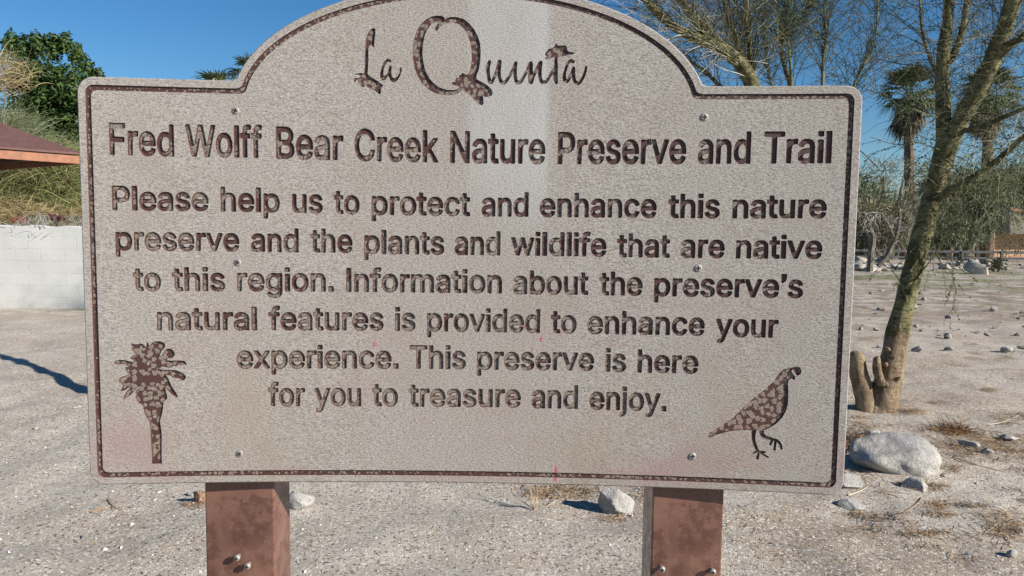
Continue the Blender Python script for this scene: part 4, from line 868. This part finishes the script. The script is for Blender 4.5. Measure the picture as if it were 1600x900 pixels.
flowers('dark_red_leaves', 'dark maroon leaves above the wall between red blossoms and grey bush', 88, 343, 60, [(0.07, 0.02, 0.025), (0.12, 0.035, 0.04), (0.06, 0.03, 0.02)], .045, 4)
# ---------------------------------------------------------------- palo verde trees
def bark(name, hi_tan):
    m = M(name, 0.85, 0.2)
    n1 = m.noise(7, 5, .65, dist=.4); n2 = m.noise(1, 5, .7, co=m.scaled((14, 14, 55)))
    c = m.mix(m.rng(n1, .35, .65), (0.072, 0.068, 0.028), (0.255, 0.235, 0.115))
    c = m.mix(m.rng(n2, .48, .66, 0, .88), c, (0.040, 0.036, 0.020))
    base = m.mth('ADD', m.rng(m.axis(2), hi_tan, 0.35), m.mth('MULTIPLY', m.mth('SUBTRACT', n1, .5), 1.5))
    tan_ = m.mix(m.rng(m.noise(1, 5, .7, co=m.scaled((22, 22, 9))), .35, .65), (0.33, 0.25, 0.165), (0.15, 0.105, 0.065))
    tan_ = m.mix(m.rng(m.noise(9, 3), .6, .68, 0, .5), tan_, (0.30, 0.17, 0.06))
    c = m.mix(m.rng(base, .2, .6), c, tan_)
    m.col(c); m.bump(m.mth('ADD', m.noise(16, 5, .7), m.mth('MULTIPLY', n2, .8)), .03, 1.0)
    return m.m
PV_BARK = bark('palo_verde_bark', 0.95)
TWIG_G = leaf_mat('green_twig', [(0.035, 0.036, 0.018), (0.065, 0.070, 0.028), (0.12, 0.13, 0.05), (0.045, 0.036, 0.026), (0.19, 0.19, 0.10), (0.05, 0.05, 0.025)], .8)
TWIG_T = leaf_mat('bleached_twig', [(0.24, 0.20, 0.14), (0.34, 0.30, 0.23), (0.40, 0.36, 0.29), (0.20, 0.16, 0.11)], .8)
LEAFLET = leaf_mat('leaflet', [(0.028, 0.040, 0.016), (0.05, 0.065, 0.025), (0.085, 0.10, 0.04), (0.04, 0.04, 0.02)], .6, .1)
def twig(G, LF, r, p, d, L, rad, lev, droop=.05, kink=.22, leaf=0.0, k=3):
    n = max(3, min(8, int(L/.09))); pts = [p]; dd = d.normalized()
    for i in range(n):
        dd = (dd + rvec(r, kink) + Vector((0, 0, -droop))).normalized(); pts.append(pts[-1]+dd*L/n)
    G.tube(pts, [rad*(1-.72*i/n) for i in range(n+1)], k)
    if LF is not None and leaf and rad < .004:
        for i in range(int(L*leaf)):
            q = r.uniform(.1, 1)*n; a = pts[min(int(q), n-1)].lerp(pts[min(int(q)+1, n)], q % 1); u = rvec(r).normalized()*r.uniform(.004, .009); LF.leaf(a+u, u*1.3, u.orthogonal()*.8)
    if lev > 0:
        for _ in range(max(1, int(L*(4.4 if lev > 1 else 6.5)*r.uniform(.6, 1.3)))):
            q = r.uniform(.15, .98)*n; i = min(int(q), n-1); a = pts[i].lerp(pts[i+1], q-i); t = (pts[i+1]-pts[i]).normalized()
            s = (t*r.uniform(.35, 1) + rvec(r, .85)).normalized()
            twig(G, LF, r, a, s, L*r.uniform(.28, .62), rad*r.uniform(.42, .62), lev-1, droop, kink, leaf, k)
def limbs(G, spec, k=10, rough=.16):
    out = []
    for pts, rad in spec:
        a, b = catmull(pts, rad, 6); G.tube(a, b, k, True, rough); out.append((a, b))
    return out
def along(r, L, lo=.1, hi=1.0):
    a, b = L; q = r.uniform(lo, hi)*(len(a)-1); i = min(int(q), len(a)-2); return a[i].lerp(a[i+1], q-i), (a[i+1]-a[i]).normalized(), b[i]

# the tree with the double foot on the right
def main_tree():
    r = random.Random(21); D = 6.32; k = D/FPX
    g = on_ground(1366, 641); root = empty('palo_verde_tree', (g.x, g.y, 0), 'green barked palo verde with a broken stump at its foot right of the sign', 'tree')
    def pts(*q): return [P3(x, y, D+d) for x, y, d, _ in q], [w*k/2*.9 for _, _, _, w in q]
    TR = Geo()
    A = limbs(TR, [pts((1370, 668, 0, 66), (1376, 636, 0, 54), (1388, 590, 0, 44), (1401, 530, 0, 38), (1412, 480, 0, 33), (1424, 430, 0, 31), (1440, 370, 0, 31), (1453, 320, 0, 31), (1465, 280, 0, 32), (1476, 240, 0, 35), (1483, 216, 0, 38)),
                   pts((1476, 245, 0, 24), (1475, 210, .03, 26), (1474, 160, .1, 25), (1473, 98, .18, 21), (1480, 40, .25, 18), (1484, -20, .3, 16), (1478, -120, .4, 12), (1490, -240, .5, 7)),
                   pts((1480, 240, 0, 26), (1494, 203, -.03, 29), (1519, 155, -.1, 29), (1544, 108, -.2, 28), (1564, 60, -.3, 27), (1580, 10, -.4, 26), (1600, -70, -.5, 20), (1640, -190, -.6, 12)),
                   pts((1474, 105, .18, 14), (1490, 85, .2, 13), (1503, 50, .2, 11), (1512, 0, .2, 10), (1530, -90, .2, 7)),
                   pts((1460, 318, 0, 12), (1480, 300, -.1, 11), (1510, 283, -.2, 10), (1552, 255, -.3, 9), (1600, 214, -.5, 8), (1680, 150, -.7, 6)),
                   pts((1562, 84, -.28, 16), (1590, 62, -.4, 12), (1640, 30, -.6, 9), (1720, -20, -.8, 6)),
                   pts((1476, 160, .1, 9), (1466, 120, .3, 8), (1452, 90, .4, 6), (1440, 40, .5, 5), (1436, -30, .6, 4)),
                   pts((1502, 205, -.02, 9), (1530, 200, -.4, 8), (1580, 178, -.7, 7), (1650, 150, -1, 5))])
    limbs(TR, [pts((1364, 672, .03, 84), (1364, 648, .03, 72), (1367, 622, .03, 52), (1372, 600, .03, 34))], 12, .3)
    limbs(TR, [pts((1352, 650, -.02, 36), (1348, 615, -.03, 32), (1341, 580, -.05, 28), (1337, 556, -.06, 24), (1336, 549, -.06, 13)), pts((1376, 600, -.10, 18), (1371, 580, -.12, 15), (1370, 562, -.13, 12), (1369, 558, -.13, 8))], 9, .4)
    for x, y, w_ in ((1397, 560, 9), (1404, 515, 10), (1398, 592, 8), (1388, 600, 10), (1415, 470, 8), (1391, 546, 7), (1410, 450, 9), (1383, 570, 8)):     # peeling bark and knots
        p = P3(x+r.uniform(-5, 5), y, D-.10); e = p+Vector((r.uniform(-.02, .06), -.03, r.uniform(-.01, .06))); TR.tube([p+Vector((0, .05, 0)), p, e], [w_*k/2, w_*k/2.4, .004], 6, True, .5)
    TR.build('trunk', PV_BARK, root, smooth=True)
    G, H, LF = Geo(), Geo(), Geo()
    for li, n, up, L0 in ((1, 84, .5, .9), (2, 92, .5, .9), (3, 44, .5, .7), (4, 44, -.05, .7), (5, 34, .2, .7), (6, 30, .3, .6), (7, 30, .0, .7)):
        for _ in range(n):
            p, t, b = along(r, A[li], .12); d = (t*.5+rvec(r, 1.0)+Vector((0, .45, up))).normalized()
            T = G if r.random() < .72 else H
            twig(T, LF, r, p, d, L0*r.uniform(.5, 1.25), r.uniform(.0020, .0042), 2, .06 if up > 0 else .12, .2, 24 if T is G else 0)
    for _ in range(90):                       # twigs hanging over the right edge, and the arching whips between trunk and frame
        p = P3(r.uniform(1540, 1690), r.uniform(60, 300), D+r.uniform(-.6, .8)); twig(G, LF, r, p, Vector((r.uniform(-1, .1), r.uniform(-.4, .4), r.uniform(-.8, .5))), r.uniform(.4, .95), r.uniform(.002, .0038), 2, .10, .16, 12)
    for _ in range(56):
        p = P3(r.uniform(1500, 1640), r.uniform(225, 300), D+r.uniform(-.4, .4)); twig(G, LF, r, p, Vector((r.uniform(-.6, .5), r.uniform(-.4, .4), -.5)), r.uniform(.3, .65), .0022, 2, .16, .18, 26)
    for q in (((1372, 262), (1340, 232), (1300, 205), (1250, 182)), ((1473, 190), (1440, 172), (1400, 155), (1360, 142), (1310, 115)), ((1464, 183), (1425, 170), (1395, 158), (1355, 130)), ((1470, 235), (1430, 222), (1400, 226), (1360, 214)),
              ((1474, 150), (1450, 108), (1405, 100), (1360, 92), (1330, 110)), ((1422, 425), (1440, 398), (1462, 370), (1500, 345)), ((1418, 470), (1400, 430), (1372, 408), (1345, 390)), ((1455, 370), (1470, 410), (1486, 425), (1495, 460)), ((1428, 440), (1470, 385), (1500, 330), (1560, 290)), ((1440, 372), (1460, 398), (1480, 402), (1492, 415))):
        P = [P3(x, y, D-.12+r.uniform(-.1, .1)) for x, y in q]; a, b = catmull(P, [.006, .0045, .0035, .0025, .0016][:len(P)], 5); G.tube(a, b, 4)
        for _ in range(9):
            p, t, rr = along(r, (a, b), .2); twig(G, LF, r, p, (t+rvec(r, .9)).normalized(), r.uniform(.12, .4), .0026, 1, .08, .2, 34)
    G.build('green_twigs', TWIG_G, root); H.build('bleached_twigs', TWIG_T, root); LF.build('leaflets', LEAFLET, root)
main_tree()

# the tree whose limbs lean out above the right shoulder of the sign
def shoulder_tree():
    r = random.Random(33); D = 8.8; k = D/FPX; root = empty('palo_verde_tree', (P3(1192, 560, D).x, D, 0), 'leaning green limbed palo verde rising above the right shoulder of the sign', 'tree')
    def pts(*q): return [P3(x, y, D+d) for x, y, d, _ in q], [w*k/2*.84 for _, _, _, w in q]
    TR = Geo()
    A = limbs(TR, [pts((1193, 575, 0, 46), (1190, 480, 0, 40), (1186, 350, 0, 35), (1183, 230, 0, 32), (1178, 150, 0, 29), (1170, 120, 0, 27), (1150, 92, 0, 25), (1118, 70, -.1, 21), (1076, 54, -.2, 17), (1038, 30, -.3, 15), (1004, -6, -.4, 13), (960, -70, -.5, 9)),
                   pts((1140, 82, 0, 14), (1118, 60, .1, 13), (1098, 36, .2, 11), (1076, 14, .3, 9), (1046, -16, .3, 8), (1000, -70, .3, 5)),
                   pts((1176, 135, .05, 18), (1160, 88, .1, 14), (1148, 55, .2, 11), (1136, 20, .3, 9), (1120, -40, .4, 6)), pts((1178, 140, 0, 15), (1172, 80, .2, 11), (1166, 30, .3, 9), (1168, -50, .4, 6)),
                   pts((1108, 64, -.05, 9), (1090, 40, -.2, 8), (1070, 6, -.3, 7), (1040, -40, -.3, 5)), pts((1182, 180, 0, 12), (1140, 150, .2, 9), (1100, 110, .4, 7), (1070, 95, .6, 4))])
    TR.build('trunk', PV_BARK, root, smooth=True); G, H, LF = Geo(), Geo(), Geo()
    for li, n, up, L0, lo in ((0, 190, .5, .9, .42), (1, 60, .6, .8, .1), (2, 90, .9, .9, .05), (3, 100, .9, .9, .05), (4, 45, .6, .7, .1), (5, 60, .1, .7, .1)):
        for _ in range(n):
            p, t, b = along(r, A[li], lo); d = (t*.9+rvec(r, .9)+Vector((0, 0, up*.6))).normalized(); T = G if r.random() < .6 else H
            twig(T, LF, r, p, d, L0*r.uniform(.5, 1.2), r.uniform(.0035, .007), 2, .03, .16, 16 if T is G else 0)
    G.build('green_twigs', TWIG_G, root); H.build('bleached_twigs', TWIG_T, root); LF.build('leaflets', LEAFLET, root)
shoulder_tree()

# the fine dark twigged tree between the two palo verdes
def fine_tree():
    r = random.Random(44); D = 10.5; k = D/FPX; root = empty('mesquite_tree', (P3(1240, 500, D).x, D, 0), 'fine twigged dark mesquite above the top right edge of the sign', 'tree')
    def pts(*q): return [P3(x, y, D+d) for x, y, d, _ in q], [w*k/2 for _, _, _, w in q]
    TR = Geo()
    A = limbs(TR, [pts((1250, 530, 0, 30), (1248, 400, 0, 24), (1243, 250, 0, 14), (1238, 150, 0, 8), (1223, 92, 0, 6), (1221, 50, .1, 5), (1213, 0, .2, 4), (1205, -80, .2, 4)), pts((1244, 260, 0, 14), (1281, 160, .2, 6), (1286, 100, .3, 5), (1291, 60, .4, 5), (1288, 20, .4, 4), (1294, -60, .4, 3)),
                   pts((1222, 70, 0, 5), (1240, 45, .2, 4), (1262, 10, .3, 3), (1280, -50, .4, 3)), pts((1238, 160, 0, 6), (1234, 90, -.2, 4), (1229, 40, -.3, 4), (1236, -30, -.4, 3)), pts((1246, 300, .1, 9), (1310, 200, .5, 5), (1340, 120, .8, 4), (1368, 60, 1, 3), (1372, -60, 1.2, 3)), pts((1240, 200, 0, 6), (1205, 130, .3, 4), (1195, 70, .5, 4), (1188, -10, .6, 3))], 6, .1)
    TR.build('trunk', TWIG_G, root, smooth=True); G, LF = Geo(), Geo()
    for li, n in ((0, 120), (1, 120), (2, 90), (3, 80), (4, 130), (5, 80)):
        for _ in range(n):
            p, t, b = along(r, A[li], .3); twig(G, LF, r, p, (t*.6+rvec(r, .8)+Vector((0, 0, .35))).normalized(), r.uniform(.4, 1.1), r.uniform(.0035, .006), 2, .02, .2, 34)
    G.build('twigs', TWIG_G, root); LF.build('leaflets', LEAFLET, root)
fine_tree()

# unseen snag added behind the board, leaned so its shadow crosses the left sand
def shadow_casting_snag():
    b = Vector((-2.44, 5.42, 0)); G = Geo(); a, q = catmull([b-Vector((0, 0, .1)), b+Vector((.30, .28, .8)), b+Vector((.52, .58, 1.5)), b+Vector((.86, .84, 2.35)), b+Vector((1.03, 1.05, 2.85))], [.07, .066, .06, .05, .035], 6); G.tube(a, q, 8, True, .4)
    o = G.build('shadow_snag', BARK, None, b); tag(o, 'unseen leaning snag added behind the board to cast a shadow', 'shadow caster')
shadow_casting_snag()

# ---------------------------------------------------------------- palms
PALM_TR = pm('palm_trunk_fibre', (0.085, 0.06, 0.04), (0.17, 0.125, 0.08), .95, 9)
FROND = leaf_mat('palm_frond', [(0.05, 0.075, 0.03), (0.09, 0.12, 0.05), (0.16, 0.185, 0.085), (0.07, 0.10, 0.05)], .5, .1)
DEADF = leaf_mat('dead_frond', [(0.08, 0.06, 0.035), (0.13, 0.10, 0.06), (0.25, 0.21, 0.13), (0.06, 0.043, 0.03), (0.15, 0.15, 0.08)], .8)
def fan_palm(label, px, ytop, ybase, d, crown, tw, seed, n=52, dead=60, gz0=None, group=None):
    r = random.Random(seed); top = P3(px, ytop, d); base = Vector((P3(px, ybase, d).x, d, gz(0, d) if gz0 is None else gz0)); root = empty('fan_palm', base, label, 'palm', group)
    G = Geo(); k = d/FPX
    a, b = catmull([base, base.lerp(top, .4)+Vector((.05, 0, 0)), base.lerp(top, .8), top], [tw*k*.65, tw*k*.5, tw*k*.46, tw*k*.6], 10); G.tube(a, b, 10, True, .22)
    G.build('trunk', PALM_TR, root)
    def fan(G, c, out, size, blades, spread, sag):
        up = Vector((0, 0, 1)); side = out.cross(up); side = side.normalized() if side.length > .05 else Vector((1, 0, 0)); nrm = side.cross(out).normalized()
        for i in range(blades):
            q = spread*(i/(blades-1)-.5); dv = (out*cos(q)+side*sin(q)+rvec(r, .08)).normalized(); e = c+dv*size*r.uniform(.8, 1.05)
            G.blade([c, c.lerp(e, .55)+nrm*size*.04, e-Vector((0, 0, sag*size*r.uniform(.4, 1)))], size*.055, (dv.cross(nrm)+rvec(r, .2)).normalized())
    LV, DD = Geo(), Geo()
    for i in range(n):
        el = r.uniform(-.45, 1.35); az = r.uniform(0, 2*pi); out = Vector((cos(az)*cos(el), sin(az)*cos(el), sin(el))); c = top+out*crown*r.uniform(.45, .62); LV.tube([top, top.lerp(c, .6)+Vector((0, 0, .05)), c], [.02, .016, .012], 3)
        fan(LV, c, (out+Vector((0, 0, -.35))).normalized(), crown*.6, 13, 2.4, .25)
    for i in range(dead):
        el = r.uniform(-1.45, -.35); az = r.uniform(0, 2*pi); out = Vector((cos(az)*cos(el), sin(az)*cos(el), sin(el))); t0 = top-Vector((0, 0, crown*r.uniform(0, .5))); c = t0+out*crown*r.uniform(.16, .40)
        fan(DD, c, (out+Vector((0, 0, -1.0))).normalized(), crown*.55, 9, 1.3, .35)
    LV.build('crown', FROND, root); DD.build('dead_skirt', DEADF, root)
fan_palm('tall fan palm with a shaggy brown skirt against the blue sky', 1420, 150, 395, 50, 2.1, 15, 5, 62, 80, -.5)
fan_palm('fan palm partly hidden behind the fork of the palo verde', 1543, 150, 395, 51, 2.15, 16, 6, 62, 80, -.5)
fan_palm('palm showing only a pale frond tip over the left shoulder of the sign', 338, 150, 420, 30, 1.15, 14, 7, 40, 20)
fan_palm('palm showing only a dark frond tip beside the left foot of the arch', 392, 128, 420, 33, 1.15, 14, 8, 40, 20)
fan_palm('low fan palm with a dark trunk beside the tan garage door', 1515, 362, 392, 50, 1.0, 12, 9, 36, 30, -.5)
fan_palm('low fan palm left of the house behind the rail barrier', 1478, 374, 392, 48, 1.1, 8, 10, 36, 12, -.5)
fan_palm('low brown trunked palm under the grey dead bush', 1413, 352, 394, 46, 1.2, 13, 12, 36, 26, -.4)

# ---------------------------------------------------------------- far trees, dead bush, house, barrier
def far_tree(label, px, py, d, rx, rz, n, cols, seed, kind='tree', name='desert_tree', ln=.5, wd=.026, tr=(.16, .05), gb=None):
    r = random.Random(seed); c = P3(px, py, d); g0 = gz(0, d) if gb is None else gb; base = Vector((c.x, d, g0)); root = empty(name, base, label, kind)
    T = Geo(); tips = []
    for k in range(7):
        e = c+Vector((r.uniform(-.6, .6)*rx, r.uniform(-.5, .5)*rx*.7, r.uniform(-.4, .6)*rz)); a, b = catmull([base+Vector((r.uniform(-.1, .1), 0, -.1)), base.lerp(e, .45)+Vector((r.uniform(-.2, .2), 0, 0)), e], [tr[0], tr[0]*.6, tr[1]], 5); T.tube(a, b, 6, False, .2)
    T.build('trunk', BARK, root); G = Geo()
    lob = [(c+Vector((r.uniform(-.75, .75)*rx, r.uniform(-.6, .6)*rx*.7, r.uniform(-.75, .75)*rz)), r.uniform(.25, .5)) for _ in range(16)]
    for _ in range(n):
        o, s = r.choice(lob); v = rvec(r); p = o+Vector((v.x*rx*s, v.y*rx*s*.7, v.z*rz*s)); dr = (v*.8+Vector((0, 0, r.uniform(-.5, .7)))+rvec(r, .3)).normalized(); L = ln*r.uniform(.5, 1.3)
        G.blade([p, p+dr*L*.5+Vector((0, 0, .04*L)), p+dr*L-Vector((0, 0, .25*L))], wd*r.uniform(.6, 1.4), dr.cross(rvec(r).normalized()).normalized())
    G.build('crown', leaf_mat(name+'_spray', cols, .75, .15), root)
GG = [(0.10, 0.11, 0.06), (0.15, 0.16, 0.09), (0.20, 0.205, 0.12), (0.12, 0.125, 0.07)]; DG = [(0.05, 0.065, 0.03), (0.08, 0.10, 0.045), (0.12, 0.135, 0.065)]; TN = [(0.17, 0.145, 0.085), (0.23, 0.20, 0.13), (0.13, 0.13, 0.07)]
far_tree('hazy olive tree just right of the sign edge behind the dead bush', 1350, 325, 40, 2.2, 1.9, 4200, GG, 1)
far_tree('tan brown scrub tree low behind the dead bush', 1372, 352, 38, 1.7, 1.2, 3000, TN, 2)
far_tree('pale bare topped tree between the sign and the tall palm', 1395, 296, 42, 1.5, 1.5, 1500, TN, 3, wd=.012)
far_tree('green spreading tree behind the palo verde trunk', 1455, 350, 44, 2.1, 1.3, 3800, GG, 4)
far_tree('broad olive tree right of the palo verde trunk', 1508, 318, 46, 2.6, 1.5, 4600, GG, 5)
far_tree('dark green tree behind the house roof at the right edge', 1592, 290, 70, 3.4, 1.8, 4000, DG, 6, gb=-.76, ln=.7, wd=.04)
far_tree('tall thin grey green tree between the two fan palms', 1490, 285, 47, 2.2, 1.3, 2600, GG, 21)
far_tree('low olive thicket at the foot of the palm behind the palo verde', 1512, 348, 47, 1.5, .9, 2400, GG, 22)
far_tree('dark hedge like tree at the foot of the sign edge', 1345, 375, 42, 1.3, .9, 2600, DG, 7)
far_tree('dark low shrub under the olive tree beside the house', 1490, 374, 52, 1.9, .8, 2600, DG, 8, 'shrub', 'low_shrub', gb=-.5)
far_tree('dark shrub between the trunk and the low palms', 1440, 378, 52, 1.5, .7, 2200, DG, 9, 'shrub', 'low_shrub', gb=-.5)
far_tree('grey green tree shading the left end of the house roof', 1535, 308, 52, 1.6, 1.1, 1000, GG, 12, gb=-.6)
far_tree('small dark green bush on the grass strip before the barrier', 1556, 412, 28, .26, .22, 700, DG, 13, 'bush', 'small_bush', .12, .012, (.02, .008))
def dead_bush():
    r = random.Random(17); D = 24; root = empty('dead_bush', (P3(1385, 418, D).x, D, 0), 'grey leafless dead bush on two dark crooked trunks', 'bush'); k = D/FPX
    def pts(*q): return [P3(x, y, D) for x, y, _ in q], [w*k/2 for _, _, w in q]
    T = Geo(); A = limbs(T, [pts((1359, 424, 10), (1361, 395, 9), (1364, 372, 8), (1358, 350, 5), (1350, 330, 3)), pts((1372, 416, 8), (1386, 400, 8), (1394, 384, 7), (1401, 366, 6), (1406, 345, 4), (1404, 325, 2)), pts((1398, 374, 5), (1385, 345, 4), (1372, 332, 3), (1358, 345, 2)), pts((1402, 362, 5), (1420, 355, 4), (1432, 340, 2))], 7, .3)
    T.build('trunk', BARK, root); G = Geo()
    for i, A_ in enumerate(A):
        for _ in range(30):
            p, t, b = along(r, A_, .45); twig(G, None, r, p, (rvec(r)+Vector((0, 0, .1))).normalized(), r.uniform(.25, .65), .010, 2, .14, .35)
    G.build('twigs', leaf_mat('grey_dead_twig', [(0.20, 0.185, 0.16), (0.30, 0.28, 0.25), (0.38, 0.36, 0.32), (0.13, 0.11, 0.09)], .85), root)
dead_bush()

# low desert scrub closing the view beyond the road, one far mass
def treeline():
    r = random.Random(71); G = Geo()
    for i in range(95):
        x = -34+55*r.random(); y = r.uniform(49, 60); c = Vector((x, y, gz(x, y)+r.uniform(.8, 2.0))); rx, rz = r.uniform(1.2, 2.6), r.uniform(.9, 1.9)
        for _ in range(260):
            v = rvec(r); p = c+Vector((v.x*rx, v.y*rx*.7, v.z*rz)); dr = (v*.8+Vector((0, 0, r.uniform(-.5, .7)))+rvec(r, .3)).normalized(); L = .8*r.uniform(.5, 1.3)
            G.blade([p, p+dr*L*.5, p+dr*L-Vector((0, 0, .25*L))], .035*r.uniform(.6, 1.4), dr.cross(rvec(r).normalized()).normalized())
    tag(G.build('treeline', leaf_mat('treeline_spray', GG+DG, .8, .1)), kind='stuff')
treeline()

# rail barrier
RAIL = pm('barrier_grey', (0.055, 0.055, 0.058), (0.085, 0.085, 0.085), .7)
by = 34.0; x0, x1 = P3(560, 400, by).x, P3(1640, 400, by).x
def zat(py, px=1500): return P3(px, py, by).z
bar = empty('rail_barrier', ((x0+x1)/2, by, 0), 'low grey two rail barrier along the far edge of the sand', 'barrier')
for py, t in ((393.5, .11), (403, .09)):
    bm = bmesh.new(); add_box(bm, (0, 0, zat(py)), (x1-x0, .07, t), None, .01); bm_ob('rail', bm, RAIL, bar)
q = P3(1563, 400, by).x; xx = q
posts = [q-1.72*i for i in range(16)] + [q+1.72]
for x in posts:
    bm = bmesh.new(); add_box(bm, (x-bar.location.x, -.075, zat(399)-.12), (.10, .075, .62), None, .01); bm_ob('post', bm, RAIL, bar)
road = mesh_ob('road', [(-10, 38.5, -.02), (70, 38.5, -.02), (70, 46, -.10), (-10, 46, -.10)], [(0, 1, 2, 3)], pm('asphalt', (0.05, 0.05, 0.052), (0.07, 0.07, 0.07), .9)); tag(road, kind='structure')
for v in road.data.vertices: v.co.z = gz(0, v.co.y)+.05

# the tan house with its garage
HB = -.76; hd = 63.0
def HX(px): return P3(px, 390, hd).x
house = empty('house', (HX(1600), hd, HB), 'tan house with a panelled garage door and a low tiled roof', 'house'); HL = Vector(house.location)
TANW = pm('tan_stucco', (0.40, 0.27, 0.17), (0.46, 0.32, 0.21), .9, 3); WHT = pm('white_stucco', (0.62, 0.60, 0.56), (0.70, 0.68, 0.64), .9, 3); ROOF = pm('roof_tile', (0.17, 0.15, 0.12), (0.24, 0.21, 0.165), .9, 2); DOOR = pm('garage_door_paint', (0.42, 0.255, 0.155), (0.46, 0.29, 0.18), .7, 2); RUST = pm('rust_fascia', (0.32, 0.13, 0.06), (0.38, 0.17, 0.09), .7)
gx0, gx1 = HX(1542), HX(1650); wx = HX(1760)
bm = bmesh.new(); add_box(bm, ((gx0+wx)/2-HL.x, 4.2, 1.35), (wx-gx0, 8, 2.7)); bm_ob('wall', bm, TANW, house)
bm = bmesh.new(); add_box(bm, (HX(1535)-HL.x, -.75, 1.1), (.62, .6, 2.4), None, .02); bm_ob('pillar', bm, WHT, house)
bm = bmesh.new(); add_box(bm, ((gx0+gx1)/2-HL.x, .17, 1.05), (gx1-gx0, .06, 2.1))
for i in range(12):
    for j in range(4): add_box(bm, (gx0-HL.x+(gx1-gx0)*(i+.5)/12, .13, .28+.52*j), ((gx1-gx0)/12-.09, .03, .42), None, .01)
bm_ob('garage_door', bm, DOOR, house)
bm = bmesh.new(); ex0, ex1 = gx0-.9-HL.x, wx+1-HL.x
v = [bm.verts.new(p) for p in ((ex0, -.38, 2.28), (ex1, -.38, 2.28), (ex1, 4.2, 3.9), (ex0+.8, 4.2, 3.9), (ex0, 9.4, 2.28), (ex1, 9.4, 2.28), (ex0, -.38, 2.1), (ex1, -.38, 2.1), (ex1, 9.4, 2.1), (ex0, 9.4, 2.1))]
for f in ((0, 1, 2, 3), (3, 2, 5, 4), (0, 3, 4), (1, 5, 2), (6, 7, 1, 0), (7, 8, 5, 1), (8, 9, 4, 5), (9, 6, 0, 4), (9, 8, 7, 6)): bm.faces.new([v[i] for i in f])
bmesh.ops.recalc_face_normals(bm, faces=bm.faces); bm_ob('roof', bm, ROOF, house)
bm = bmesh.new(); a, b = P3(1578, 326, hd-1.2), P3(1680, 345, hd-1.2); d = b-a; add_box(bm, (a+b)/2-HL, (d.length, .2, .22), Matrix.Rotation(math.atan2(-d.z, d.x), 3, 'Y'), .01); bm_ob('gable_trim', bm, RUST, house)
bm = bmesh.new(); bm2 = [(1578, 327), (1690, 347), (1690, 366), (1578, 366)]; vv = [bm.verts.new(P3(x, y, hd-1.15)-HL) for x, y in bm2] + [bm.verts.new(P3(x, y, hd-1.15)-HL+Vector((0, 1.5, 0))) for x, y in bm2]
for f in ((3, 2, 1, 0), (4, 5, 6, 7), (0, 1, 5, 4), (1, 2, 6, 5), (2, 3, 7, 6), (3, 0, 4, 7)): bm.faces.new([vv[i] for i in f])
bm_ob('gable', bm, ROOF, house)
